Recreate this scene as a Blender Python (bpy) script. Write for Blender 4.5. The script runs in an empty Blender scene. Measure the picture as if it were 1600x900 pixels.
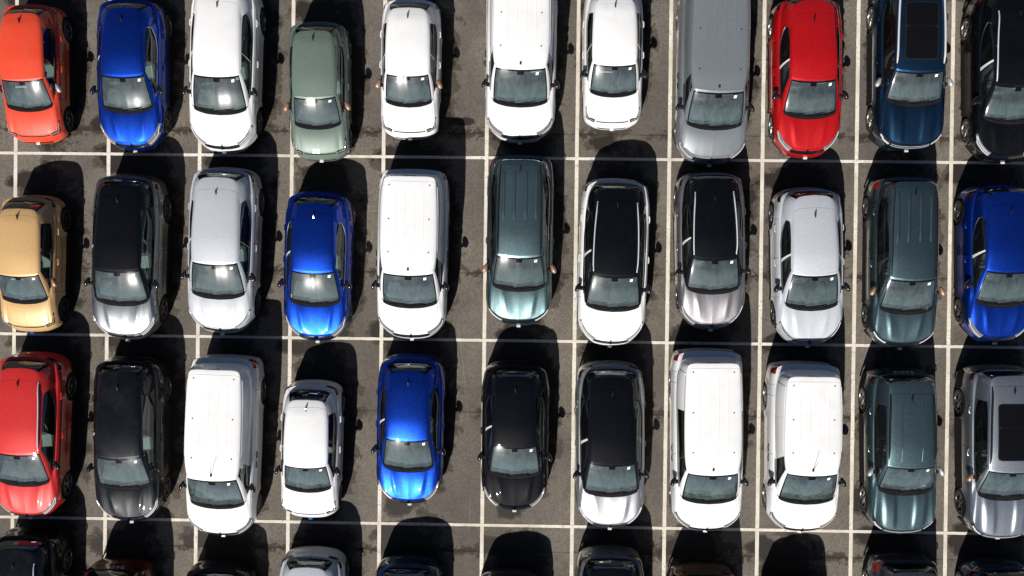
import bpy, math, random
import numpy as np
from mathutils import Vector, Matrix, noise

random.seed(7)
SC = bpy.context.scene
COL = SC.collection

# ------------------------------------------------------------------ camera
cam_data = bpy.data.cameras.new("camera")
cam_data.sensor_width = 36.0
cam_data.lens = 36.0 * 1539.0 / 1600.0
cam_data.clip_start = 0.5
cam_data.clip_end = 2000.0
cam = bpy.data.objects.new("camera", cam_data)
COL.objects.link(cam)
cam.matrix_world = Matrix(((0.9997387, -0.0125427, 0.0191089, 0.0),
                           (0.0124067, 0.999897, 0.0072189, 0.0),
                           (-0.0191974, -0.00698, 0.9997913, 27.0),
                           (0, 0, 0, 1)))
SC.camera = cam

# ------------------------------------------------------------------ light
SUN = Vector((-0.345, -1.014, 1.0)).normalized()          # towards the sun
world = bpy.data.worlds.new("World")
SC.world = world
world.use_nodes = True
wn = world.node_tree
wn.nodes.clear()
sky = wn.nodes.new("ShaderNodeTexSky")
sky.sky_type = 'NISHITA'
sky.sun_disc = False
sky.sun_elevation = math.asin(SUN.z)
sky.sun_rotation = math.atan2(SUN.x, SUN.y)
sky.altitude = 400
sky.air_density = 0.55
sky.dust_density = 1.2
bg = wn.nodes.new("ShaderNodeBackground")
bg.inputs['Strength'].default_value = 0.05
wo = wn.nodes.new("ShaderNodeOutputWorld")
wn.links.new(sky.outputs[0], bg.inputs[0])
wn.links.new(bg.outputs[0], wo.inputs[0])

sun_data = bpy.data.lights.new("sun", 'SUN')
sun_data.energy = 5.0
sun_data.angle = math.radians(0.53)
sun_data.color = (1.0, 0.955, 0.89)
sun = bpy.data.objects.new("sun", sun_data)
COL.objects.link(sun)
sun.rotation_euler = (-SUN).to_track_quat('-Z', 'Y').to_euler()
sun.location = SUN * 60

SC.view_settings.view_transform = 'Standard'
SC.view_settings.look = 'None'
SC.view_settings.exposure = 0.2
SC.view_settings.gamma = 1.0
SC.view_settings.use_curve_mapping = False
SC.cycles.max_bounces = 8
SC.cycles.transparent_max_bounces = 12
SC.cycles.diffuse_bounces = 1
SC.cycles.glossy_bounces = 3
SC.cycles.sample_clamp_indirect = 4.0
SC.cycles.caustics_reflective = False
SC.cycles.caustics_refractive = False

# ------------------------------------------------------------------ materials
def new_mat(name):
    m = bpy.data.materials.new(name)
    m.use_nodes = True
    nt = m.node_tree
    nt.nodes.clear()
    out = nt.nodes.new("ShaderNodeOutputMaterial")
    return m, nt, out

def nd(nt, kind, **kw):
    n = nt.nodes.new(kind)
    for k, v in kw.items():
        if k.startswith('i_'):
            n.inputs[k[2:].replace('_', ' ')].default_value = v
        else:
            setattr(n, k, v)
    return n

def math_n(nt, op, a, b=None, c=None, clamp=False):
    n = nt.nodes.new("ShaderNodeMath")
    n.operation = op
    n.use_clamp = clamp
    for i, v in enumerate((a, b, c)):
        if v is None:
            continue
        if isinstance(v, (int, float)):
            n.inputs[i].default_value = v
        else:
            nt.links.new(v, n.inputs[i])
    return n.outputs[0]

def mix_col(nt, fac, a, b):
    n = nt.nodes.new("ShaderNodeMix")
    n.data_type = 'RGBA'
    for i, v in ((0, fac), (6, a), (7, b)):
        if isinstance(v, (int, float)):
            n.inputs[i].default_value = v
        elif isinstance(v, tuple):
            n.inputs[i].default_value = v if len(v) == 4 else v + (1.0,)
        else:
            nt.links.new(v, n.inputs[i])
    return n.outputs[2]

def ramp(nt, val, p0, p1, c0=0.0, c1=1.0):
    n = nt.nodes.new("ShaderNodeMapRange")
    n.interpolation_type = 'SMOOTHSTEP'
    nt.links.new(val, n.inputs[0])
    n.inputs[1].default_value = p0
    n.inputs[2].default_value = p1
    n.inputs[3].default_value = c0
    n.inputs[4].default_value = c1
    return n.outputs[0]

def simple(name, col, rough=0.5, metal=0.0, spec=0.5, noise_amt=0.0, noise_scale=20.0, coat=0.0):
    m, nt, out = new_mat(name)
    p = nd(nt, "ShaderNodeBsdfPrincipled")
    p.inputs['Base Color'].default_value = col + (1.0,)
    p.inputs['Roughness'].default_value = rough
    p.inputs['Metallic'].default_value = metal
    p.inputs['Specular IOR Level'].default_value = spec
    p.inputs['Coat Weight'].default_value = coat
    if noise_amt:
        tc = nd(nt, "ShaderNodeTexCoord")
        nz = nd(nt, "ShaderNodeTexNoise")
        nz.inputs['Scale'].default_value = noise_scale
        nz.inputs['Detail'].default_value = 5
        nt.links.new(tc.outputs['Object'], nz.inputs['Vector'])
        f = ramp(nt, nz.outputs[0], 0.3, 0.7)
        dark = tuple(c * (1 - noise_amt) for c in col)
        lite = tuple(min(1, c * (1 + noise_amt)) for c in col)
        nt.links.new(mix_col(nt, f, dark, lite), p.inputs['Base Color'])
    nt.links.new(p.outputs[0], out.inputs[0])
    return m

def paint(name, col, metal=0.0, rough=0.4, flake=0.0, dust=0.05, coat=1.0, spec=0.3):
    """clear-coated car paint: pigment, flakes and a thin uneven film of road dust"""
    m, nt, out = new_mat(name)
    p = nd(nt, "ShaderNodeBsdfPrincipled")
    tc = nd(nt, "ShaderNodeTexCoord")
    oi = nd(nt, "ShaderNodeObjectInfo")
    va = nd(nt, "ShaderNodeVectorMath", operation='ADD')
    nt.links.new(tc.outputs['Object'], va.inputs[0])
    sc = nd(nt, "ShaderNodeVectorMath", operation='SCALE')
    nt.links.new(oi.outputs['Location'], sc.inputs[0])
    sc.inputs['Scale'].default_value = 3.1
    nt.links.new(sc.outputs[0], va.inputs[1])
    nz = nd(nt, "ShaderNodeTexNoise")
    nz.inputs['Scale'].default_value = 2.3
    nz.inputs['Detail'].default_value = 7
    nz.inputs['Roughness'].default_value = 0.62
    nz.inputs['Distortion'].default_value = 0.8
    nt.links.new(va.outputs[0], nz.inputs['Vector'])
    d = ramp(nt, nz.outputs[0], 0.42, 0.72, 0.0, dust)
    base = col
    if flake:
        fl = nd(nt, "ShaderNodeTexVoronoi")
        fl.inputs['Scale'].default_value = 55
        nt.links.new(va.outputs[0], fl.inputs['Vector'])
        sep = nd(nt, "ShaderNodeSeparateColor")
        nt.links.new(fl.outputs['Color'], sep.inputs[0])
        base = mix_col(nt, sep.outputs[0], tuple(c * (1 - flake) for c in col), tuple(min(1, c * (1 + flake)) for c in col))
    c = mix_col(nt, d, base, (0.36, 0.33, 0.29))
    nt.links.new(c, p.inputs['Base Color'])
    p.inputs['Metallic'].default_value = metal
    p.inputs['Roughness'].default_value = rough
    p.inputs['Coat Weight'].default_value = coat
    p.inputs['Specular IOR Level'].default_value = spec
    r = ramp(nt, nz.outputs[0], 0.35, 0.7, 0.02, 0.06)
    nt.links.new(r, p.inputs['Coat Roughness'])
    nt.links.new(p.outputs[0], out.inputs[0])
    return m

def glass(name, tint, dust, film):
    """tinted glass: sky and sun reflection over a transparent tint, with a dust film whose diffuse tone also paints in sky haze"""
    m, nt, out = new_mat(name)
    tr = nd(nt, "ShaderNodeBsdfTransparent")
    tr.inputs[0].default_value = tint + (1,)
    df = nd(nt, "ShaderNodeBsdfDiffuse")
    df.inputs[0].default_value = film + (1,)
    g1 = nd(nt, "ShaderNodeBsdfGlossy")
    g1.inputs['Roughness'].default_value = 0.03
    g1.inputs[0].default_value = (0.9, 0.97, 1.0, 1)
    g2 = nd(nt, "ShaderNodeBsdfGlossy")
    g2.inputs['Roughness'].default_value = 0.2
    ge = nd(nt, "ShaderNodeNewGeometry")
    dp = nd(nt, "ShaderNodeVectorMath", operation='DOT_PRODUCT')
    nt.links.new(ge.outputs['Normal'], dp.inputs[0])
    nt.links.new(ge.outputs['Incoming'], dp.inputs[1])
    cs = math_n(nt, 'ABSOLUTE', dp.outputs['Value'])
    sch = math_n(nt, 'POWER', math_n(nt, 'SUBTRACT', 1.0, cs, clamp=True), 5.0)
    tc = nd(nt, "ShaderNodeTexCoord")
    oi = nd(nt, "ShaderNodeObjectInfo")
    va = nd(nt, "ShaderNodeVectorMath", operation='ADD')
    nt.links.new(tc.outputs['Object'], va.inputs[0])
    nt.links.new(oi.outputs['Location'], va.inputs[1])
    mp = nd(nt, "ShaderNodeMapping")
    mp.inputs['Scale'].default_value = (2.2, 1.1, 1.0)
    mp.inputs['Rotation'].default_value = (0, 0, 0.5)
    nt.links.new(va.outputs[0], mp.inputs[0])
    nz = nd(nt, "ShaderNodeTexNoise")
    nz.inputs['Scale'].default_value = 2.1
    nz.inputs['Detail'].default_value = 6
    nz.inputs['Roughness'].default_value = 0.65
    nz.inputs['Distortion'].default_value = 1.2
    nt.links.new(mp.outputs[0], nz.inputs['Vector'])
    dz = ramp(nt, nz.outputs[0], 0.28, 0.80, dust * 0.55, dust * 1.5)
    m1 = nd(nt, "ShaderNodeMixShader")
    nt.links.new(dz, m1.inputs[0])
    nt.links.new(tr.outputs[0], m1.inputs[1])
    nt.links.new(df.outputs[0], m1.inputs[2])
    mg = nd(nt, "ShaderNodeMixShader")
    mg.inputs[0].default_value = 0.06
    nt.links.new(g1.outputs[0], mg.inputs[1])
    nt.links.new(g2.outputs[0], mg.inputs[2])
    fac = math_n(nt, 'MULTIPLY_ADD', sch, 0.88, 0.12, clamp=True)
    m2 = nd(nt, "ShaderNodeMixShader")
    nt.links.new(fac, m2.inputs[0])
    nt.links.new(m1.outputs[0], m2.inputs[1])
    nt.links.new(mg.outputs[0], m2.inputs[2])
    nt.links.new(m2.outputs[0], out.inputs[0])
    return m

M = {}
M['glass'] = glass("windscreen_glass", (0.62, 0.75, 0.74), 0.105, (0.42, 0.55, 0.58))  # teal film colour paints reflected sky haze in along with the dust
M['side_glass'] = glass("side_glass", (0.34, 0.40, 0.38), 0.02, (0.4, 0.42, 0.42))
M['dark_glass'] = glass("privacy_glass", (0.05, 0.06, 0.06), 0.012, (0.3, 0.32, 0.33))
M['frit'] = simple("black_ceramic_glass", (0.005, 0.005, 0.006), 0.10, spec=0.25)
M['plastic'] = simple("black_trim_plastic", (0.012, 0.012, 0.013), 0.75, noise_amt=0.3, spec=0.12)
M['gloss'] = simple("gloss_black", (0.008, 0.008, 0.009), 0.12, coat=1.0)
M['under'] = simple("underbody_black", (0.01, 0.01, 0.01), 0.9)
M['tyre'] = simple("tyre_rubber", (0.018, 0.018, 0.018), 0.8, noise_amt=0.25)
M['chrome'] = simple("bright_trim", (0.75, 0.75, 0.74), 0.16, 1.0)
M['alu'] = simple("satin_aluminium", (0.80, 0.80, 0.82), 0.45, 0.35)
M['tail_dark'] = simple("smoked_tail_lamp", (0.035, 0.004, 0.005), 0.08, coat=1.0)
M['rim'] = simple("alloy_wheel", (0.20, 0.19, 0.18), 0.34, 0.85)
M['rim_dark'] = simple("dark_alloy_wheel", (0.05, 0.05, 0.052), 0.35, 0.6)
M['brake'] = simple("brake_disc", (0.10, 0.095, 0.09), 0.5, 0.8)
M['lamp'] = simple("headlamp_lens", (0.34, 0.35, 0.36), 0.06, 0.55, coat=1.0)
M['lamp_dark'] = simple("dark_headlamp_lens", (0.02, 0.02, 0.023), 0.06, 0.0, coat=1.0)
M['led'] = simple("daytime_lamp_strip", (0.85, 0.86, 0.88), 0.1, 0.3, coat=1.0)
M['tail'] = simple("red_tail_lamp", (0.28, 0.006, 0.008), 0.08, coat=1.0)
M['seat'] = simple("seat_fabric", (0.17, 0.17, 0.17), 0.85, noise_amt=0.3, noise_scale=30)
M['film'] = simple("pale_white", (0.72, 0.76, 0.72), 0.4)  # plain pale white for the pillar strip and the seat sheet
M['dash'] = simple("dashboard_plastic", (0.115, 0.12, 0.122), 0.6, noise_amt=0.2)
M['dash_pale'] = simple("pale_dashboard_trim", (0.7, 0.7, 0.68), 0.45)
M['headlining'] = simple("pale_headlining", (0.55, 0.54, 0.52), 0.8)
M['carpet'] = simple("cabin_carpet", (0.02, 0.02, 0.02), 0.95)
M['sticker'] = simple("white_sticker", (0.85, 0.88, 0.84), 0.5)
M['plate'] = simple("white_plate", (0.82, 0.82, 0.80), 0.4)
M['plate_blue'] = simple("blue_tag", (0.02, 0.12, 0.50), 0.4)
M['mirror_glass'] = simple("mirror_silvering", (0.7, 0.72, 0.74), 0.03, 1.0)
M['bronze'] = simple("bronze_shell", (0.42, 0.24, 0.16), 0.4, 0.4, coat=0.4)
M['silver_shell'] = simple("silver_shell", (0.55, 0.55, 0.55), 0.35, 0.5, coat=0.5)

PAINT = dict(
    orange=paint("paint_orange", (0.70, 0.062, 0.024), 0.0, 0.45, 0.06, 0.03),
    blue=paint("paint_metallic_blue", (0.004, 0.048, 0.43), 0.90, 0.38, 0.25, 0.010),
    white=paint("paint_white", (0.80, 0.805, 0.81), 0.0, 0.45, 0.0, 0.10),
    green=paint("paint_grey_green", (0.135, 0.185, 0.155), 0.15, 0.45, 0.10, 0.05),
    grey=paint("paint_flat_grey", (0.165, 0.185, 0.205), 0.15, 0.42, 0.08, 0.05),
    red=paint("paint_red", (0.50, 0.006, 0.008), 0.35, 0.36, 0.15, 0.006),
    coral=paint("paint_bright_red", (0.58, 0.026, 0.024), 0.12, 0.42, 0.10, 0.012),
    navy=paint("paint_dark_blue", (0.013, 0.050, 0.110), 0.92, 0.38, 0.30, 0.010),
    black=paint("paint_black", (0.0022, 0.0026, 0.004), 0.0, 0.5, 0.5, 0.004, 0.9, 0.04),
    blackblue=paint("paint_blue_black", (0.006, 0.007, 0.010), 0.3, 0.36, 0.4, 0.028, 0.8, 0.1),
    gold=paint("paint_sand_gold", (0.60, 0.38, 0.17), 0.12, 0.42, 0.08, 0.03),
    steel=paint("paint_steel_grey", (0.22, 0.232, 0.25), 0.9, 0.38, 0.14, 0.03),
    silver=paint("paint_pale_silver", (0.50, 0.53, 0.57), 0.15, 0.45, 0.08, 0.03),
    teal=paint("paint_teal_grey", (0.120, 0.190, 0.205), 0.92, 0.38, 0.2, 0.012),
    tealdark=paint("paint_dark_teal", (0.100, 0.160, 0.180), 0.92, 0.38, 0.22, 0.012),
    mauve=paint("paint_warm_silver", (0.37, 0.355, 0.37), 0.88, 0.40, 0.12, 0.03),
    silverlight=paint("paint_bright_silver", (0.44, 0.45, 0.47), 0.85, 0.40, 0.10, 0.03),
    bluesilver=paint("paint_blue_silver", (0.42, 0.46, 0.51), 0.92, 0.38, 0.12, 0.03),
    maroon=paint("paint_dark_red", (0.11, 0.008, 0.010), 0.45, 0.35, 0.2, 0.03),
    bronze=paint("paint_bronze_brown", (0.10, 0.06, 0.042), 0.55, 0.36, 0.2, 0.04),
    darkgrey=paint("paint_dark_grey", (0.045, 0.050, 0.058), 0.5, 0.34, 0.2, 0.04),
)

# ------------------------------------------------------------------ ground
XS = [-14.291, -11.701, -9.169, -6.615, -4.09, -1.258, 1.213, 3.737, 6.268, 8.814, 11.371]
YS = [3.365, -1.639, -6.719]
# irregular wet marks left on the asphalt: x, y, rx, ry
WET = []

def mesh_obj(name, verts, faces, mat=None, parent=None, smooth=False, link=True):
    me = bpy.data.meshes.new(name)
    me.from_pydata([tuple(v) for v in verts], [], [tuple(f) for f in faces])
    if smooth:
        me.polygons.foreach_set('use_smooth', [True] * len(me.polygons))
    me.update()
    if mat is not None:
        me.materials.append(mat)
    o = bpy.data.objects.new(name, me)
    if link:
        COL.objects.link(o)
    o.parent = parent
    return o

def asphalt():
    m, nt, out = new_mat("asphalt")
    p = nd(nt, "ShaderNodeBsdfPrincipled")
    tc = nd(nt, "ShaderNodeTexCoord")
    pos = tc.outputs['Object']

    def nz(scale, detail=6, rough=0.6, dist=0.0, vec=pos):
        n = nd(nt, "ShaderNodeTexNoise")
        n.inputs['Scale'].default_value = scale
        n.inputs['Detail'].default_value = detail
        n.inputs['Roughness'].default_value = rough
        n.inputs['Distortion'].default_value = dist
        nt.links.new(vec, n.inputs['Vector'])
        return n.outputs[0]
    big = nz(0.32, 4, 0.55, 0.4)
    mid = nz(2.2, 6, 0.6)
    grit = nz(42, 3, 0.75)
    vor = nd(nt, "ShaderNodeTexVoronoi")
    vor.inputs['Scale'].default_value = 26
    nt.links.new(pos, vor.inputs['Vector'])
    sep = nd(nt, "ShaderNodeSeparateColor")
    nt.links.new(vor.outputs['Color'], sep.inputs[0])
    c = mix_col(nt, ramp(nt, big, 0.36, 0.64), (0.116, 0.100, 0.084), (0.196, 0.170, 0.140))
    c = mix_col(nt, ramp(nt, mid, 0.3, 0.75, 0.0, 0.5), c, (0.150, 0.138, 0.120))
    c = mix_col(nt, ramp(nt, sep.outputs[0], 0.0, 1.0, 0.0, 0.42), c, (0.05, 0.046, 0.042))
    c = mix_col(nt, ramp(nt, grit, 0.58, 0.74, 0.0, 0.45), c, (0.26, 0.245, 0.22))
    st = nz(0.75, 7, 0.68, 0.5)
    c = mix_col(nt, ramp(nt, st, 0.57, 0.66, 0.0, 0.38), c, (0.070, 0.055, 0.040))
    lane = nd(nt, "ShaderNodeMapping")
    lane.inputs['Scale'].default_value = (0.9, 0.10, 1.0)
    nt.links.new(pos, lane.inputs[0])
    ln = nz(1.0, 4, 0.6, 0.0, lane.outputs[0])
    c = mix_col(nt, ramp(nt, ln, 0.50, 0.62, 0.0, 0.25), c, (0.088, 0.080, 0.074))
    # paving joints every 3.82 m across the lot, blotched with dirt
    sx = nd(nt, "ShaderNodeSeparateXYZ")
    nt.links.new(pos, sx.inputs[0])
    wob = nz(1.3, 4)
    yy = math_n(nt, 'ADD', sx.outputs[1], math_n(nt, 'MULTIPLY', math_n(nt, 'SUBTRACT', wob, 0.5), 0.05))
    k = math_n(nt, 'FRACT', math_n(nt, 'DIVIDE', math_n(nt, 'ADD', yy, 7.44 + 3.823 * 50 + 1.9115), 3.823))
    dist = math_n(nt, 'MULTIPLY', math_n(nt, 'ABSOLUTE', math_n(nt, 'SUBTRACT', k, 0.5)), 3.823)
    jn = nz(0.9, 5, 0.65)
    line = ramp(nt, dist, 0.010, 0.028, 1.0, 0.0)
    c = mix_col(nt, math_n(nt, 'MULTIPLY', line, ramp(nt, jn, 0.35, 0.55, 0.35, 0.9)), c, (0.030, 0.024, 0.020))
    # dirt that collects beside the joint
    crumb = nz(7.0, 6, 0.7)
    near = ramp(nt, dist, 0.0, 0.34, 1.0, 0.0)
    dirt = math_n(nt, 'MULTIPLY', ramp(nt, math_n(nt, 'ADD', crumb, math_n(nt, 'MULTIPLY', near, 0.19)), 0.62, 0.66), ramp(nt, jn, 0.42, 0.52))
    dirt = math_n(nt, 'MULTIPLY', dirt, math_n(nt, 'POWER', near, 0.6))
    c = mix_col(nt, math_n(nt, 'MULTIPLY', dirt, 0.85), c, (0.032, 0.022, 0.016))
    # oil drips
    spots = nd(nt, "ShaderNodeTexVoronoi")
    spots.inputs['Scale'].default_value = 1.7
    nt.links.new(pos, spots.inputs['Vector'])
    sp = math_n(nt, 'MULTIPLY', ramp(nt, math_n(nt, 'ADD', spots.outputs['Distance'], math_n(nt, 'MULTIPLY', crumb, 0.08)), 0.075, 0.10, 1.0, 0.0), ramp(nt, mid, 0.46, 0.52))
    c = mix_col(nt, math_n(nt, 'MULTIPLY', sp, 0.8), c, (0.036, 0.030, 0.026))
    # fine pale scuffs swept by turning tyres
    for (cx, cy, rad, seed) in ((-30.0, -6.0, 28.4, 0.3), (16.0, -14.0, 21.0, 2.1), (-6.0, 22.0, 20.2, 4.4), (24.0, 18.0, 27.5, 6.1), (-20.0, -22.0, 24.7, 8.0)):
        cb = nd(nt, "ShaderNodeCombineXYZ", i_X=cx, i_Y=cy)
        dv = nd(nt, "ShaderNodeVectorMath", operation='DISTANCE')
        nt.links.new(pos, dv.inputs[0])
        nt.links.new(cb.outputs[0], dv.inputs[1])
        dd = math_n(nt, 'ABSOLUTE', math_n(nt, 'SUBTRACT', dv.outputs['Value'], rad))
        off = nd(nt, "ShaderNodeVectorMath", operation='ADD')
        off.inputs[1].default_value = (seed * 7, seed * 3, 0)
        nt.links.new(pos, off.inputs[0])
        gate = ramp(nt, nz(0.35, 2, 0.5, 0.0, off.outputs[0]), 0.55, 0.62, 0.0, 0.30)
        c = mix_col(nt, math_n(nt, 'MULTIPLY', ramp(nt, dd, 0.003, 0.010, 1.0, 0.0), gate), c, (0.42, 0.39, 0.34))
    # wet and damp marks
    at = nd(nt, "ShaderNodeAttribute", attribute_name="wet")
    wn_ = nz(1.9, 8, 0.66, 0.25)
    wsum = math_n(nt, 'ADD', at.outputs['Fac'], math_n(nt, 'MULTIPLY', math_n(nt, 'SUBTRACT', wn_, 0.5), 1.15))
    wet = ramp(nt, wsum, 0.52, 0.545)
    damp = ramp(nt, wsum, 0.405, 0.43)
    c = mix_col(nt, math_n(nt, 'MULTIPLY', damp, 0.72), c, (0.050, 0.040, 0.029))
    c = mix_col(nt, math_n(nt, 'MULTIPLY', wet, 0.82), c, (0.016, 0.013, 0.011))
    nt.links.new(c, p.inputs['Base Color'])
    nt.links.new(math_n(nt, 'SUBTRACT', 0.92, math_n(nt, 'MULTIPLY', wet, 0.35)), p.inputs['Roughness'])
    p.inputs['Specular IOR Level'].default_value = 0.25
    bp = nd(nt, "ShaderNodeBump")
    bp.inputs['Strength'].default_value = 0.5
    bp.inputs['Distance'].default_value = 0.006
    nt.links.new(grit, bp.inputs['Height'])
    nt.links.new(bp.outputs[0], p.inputs['Normal'])
    nt.links.new(p.outputs[0], out.inputs[0])
    return m

def line_paint():
    m, nt, out = new_mat("worn_line_paint")
    p = nd(nt, "ShaderNodeBsdfPrincipled")
    tc = nd(nt, "ShaderNodeTexCoord")
    pos = tc.outputs['Object']
    def nz(scale, detail=6, rough=0.6):
        n = nd(nt, "ShaderNodeTexNoise")
        n.inputs['Scale'].default_value = scale
        n.inputs['Detail'].default_value = detail
        n.inputs['Roughness'].default_value = rough
        nt.links.new(pos, n.inputs['Vector'])
        return n.outputs[0]
    a = nz(1.1, 5)
    b = nz(16, 5, 0.7)
    c = mix_col(nt, ramp(nt, a, 0.3, 0.7), (0.56, 0.51, 0.43), (0.78, 0.73, 0.65))
    wear = math_n(nt, 'ADD', b, math_n(nt, 'MULTIPLY', a, 0.35))
    scuff = nz(4.5, 7, 0.72)
    c = mix_col(nt, ramp(nt, scuff, 0.54, 0.68, 0.0, 0.55), c, (0.33, 0.285, 0.225))
    c = mix_col(nt, ramp(nt, wear, 0.72, 0.90, 0.0, 0.75), c, (0.17, 0.15, 0.125))
    nt.links.new(c, p.inputs['Base Color'])
    p.inputs['Roughness'].default_value = 0.8
    p.inputs['Specular IOR Level'].default_value = 0.3
    nt.links.new(p.outputs[0], out.inputs[0])
    return m

M['asphalt'] = asphalt()
M['line'] = line_paint()

def tag(o, label=None, category=None, group=None, kind=None):
    if label: o['label'] = label
    if category: o['category'] = category
    if group: o['group'] = group
    if kind: o['kind'] = kind

def build_ground():
    gx = np.concatenate([[-600, -200, -80, -40, -24], np.arange(-17, 17.01, 0.1), [24, 40, 80, 200, 600]])
    gy = np.concatenate([[-600, -200, -80, -40, -20], np.arange(-11, 11.01, 0.1), [20, 40, 80, 200, 600]])
    nx, ny = len(gx), len(gy)
    X, Y = np.meshgrid(gx, gy, indexing='ij')
    V = np.stack([X, Y, np.zeros_like(X)], -1).reshape(-1, 3)
    idx = np.arange(nx * ny).reshape(nx, ny)
    F = np.stack([idx[:-1, :-1], idx[1:, :-1], idx[1:, 1:], idx[:-1, 1:]], -1).reshape(-1, 4)
    o = mesh_obj("ground", V.tolist(), F.tolist(), M['asphalt'])
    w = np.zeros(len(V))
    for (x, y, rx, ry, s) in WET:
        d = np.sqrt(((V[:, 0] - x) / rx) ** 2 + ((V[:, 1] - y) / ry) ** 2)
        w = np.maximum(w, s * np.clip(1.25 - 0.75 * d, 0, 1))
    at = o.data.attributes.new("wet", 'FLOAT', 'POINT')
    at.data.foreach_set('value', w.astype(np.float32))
    tag(o, "weathered brown grey asphalt of the car park", kind='structure')
    return o

def build_lines(ground):
    def strip(x0, y0, x1, y1, w, z):
        d = np.array([x1 - x0, y1 - y0])
        L = np.hypot(*d)
        d /= L
        n = np.array([-d[1], d[0]])
        k = max(2, int(L / 0.12))
        V, F = [], []
        for i in range(k + 1):
            p = np.array([x0, y0]) + d * L * i / k
            a = w / 2 + 0.006 * (random.random() - .5)
            b = w / 2 + 0.006 * (random.random() - .5)
            V += [(p[0] + n[0] * a, p[1] + n[1] * a, z), (p[0] - n[0] * b, p[1] - n[1] * b, z)]
            if i:
                F.append((2 * i - 2, 2 * i - 1, 2 * i + 1, 2 * i))
        o = mesh_obj("bay_line", V, F, M['line'], ground)
    xs = [XS[0] - 2.56] + XS + [XS[-1] + 2.56]
    ys = [YS[0] + 5.05] + YS + [YS[2] - 5.08]
    for x in xs:
        strip(x, ys[0] + 5.0, x, ys[-1] - 5.0, 0.100, 0.004)
    for y in ys:
        strip(xs[0] - 2, y, xs[-1] + 2, y, 0.078, 0.008)

# ------------------------------------------------------------------ car builder
def crom(P, n_per=24):
    """centripetal Catmull-Rom through P; returns dense points and their parameter in control index units"""
    P = np.asarray(P, float)
    k = len(P)
    A0 = np.vstack([2 * P[0] - P[1], P, 2 * P[-1] - P[-2]])
    pts, par = [], []
    for i in range(k - 1):
        p0, p1, p2, p3 = A0[i:i + 4]
        t0 = 0.0
        t1 = t0 + max(1e-4, np.linalg.norm(p1 - p0)) ** .5
        t2 = t1 + max(1e-4, np.linalg.norm(p2 - p1)) ** .5
        t3 = t2 + max(1e-4, np.linalg.norm(p3 - p2)) ** .5
        for j in range(n_per + (1 if i == k - 2 else 0)):
            q = j / n_per
            t = t1 + (t2 - t1) * q
            a1 = (t1 - t) / (t1 - t0) * p0 + (t - t0) / (t1 - t0) * p1
            a2 = (t2 - t) / (t2 - t1) * p1 + (t - t1) / (t2 - t1) * p2
            a3 = (t3 - t) / (t3 - t2) * p2 + (t - t2) / (t3 - t2) * p3
            b1 = (t2 - t) / (t2 - t0) * a1 + (t - t0) / (t2 - t0) * a2
            b2 = (t3 - t) / (t3 - t1) * a2 + (t - t1) / (t3 - t1) * a3
            pts.append((t2 - t) / (t2 - t1) * b1 + (t - t1) / (t2 - t1) * b2)
            par.append(i + q)
    return np.array(pts), np.array(par)

def sample(dense, par, t):
    t = np.atleast_1d(t)
    return np.stack([np.interp(t, par, dense[:, c]) for c in range(dense.shape[1])], -1)

def smooth_interp(x, xp, fp):
    """C1 interpolation (monotone cubic)"""
    xp = np.asarray(xp, float); fp = np.asarray(fp, float)
    h = np.diff(xp); d = np.diff(fp) / h
    m = np.zeros(len(xp))
    m[0], m[-1] = d[0], d[-1]
    for i in range(1, len(xp) - 1):
        m[i] = 0 if d[i - 1] * d[i] <= 0 else 2 * d[i - 1] * d[i] / (d[i - 1] + d[i])
    x = np.clip(np.asarray(x, float), xp[0], xp[-1])
    i = np.clip(np.searchsorted(xp, x) - 1, 0, len(h) - 1)
    t = (x - xp[i]) / h[i]
    return ((1 + 2 * t) * (1 - t) ** 2 * fp[i] + t * (1 - t) ** 2 * h[i] * m[i] + t * t * (3 - 2 * t) * fp[i + 1] + t * t * (t - 1) * h[i] * m[i + 1])

def grid_normals(P, center):
    du = np.gradient(P, axis=0)
    dv = np.gradient(P, axis=1)
    n = np.cross(du, dv)
    ln = np.linalg.norm(n, axis=-1, keepdims=True)
    n = n / np.maximum(ln, 1e-9)
    if np.sum(n * (P - center)) < 0:
        n = -n
    return n

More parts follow.
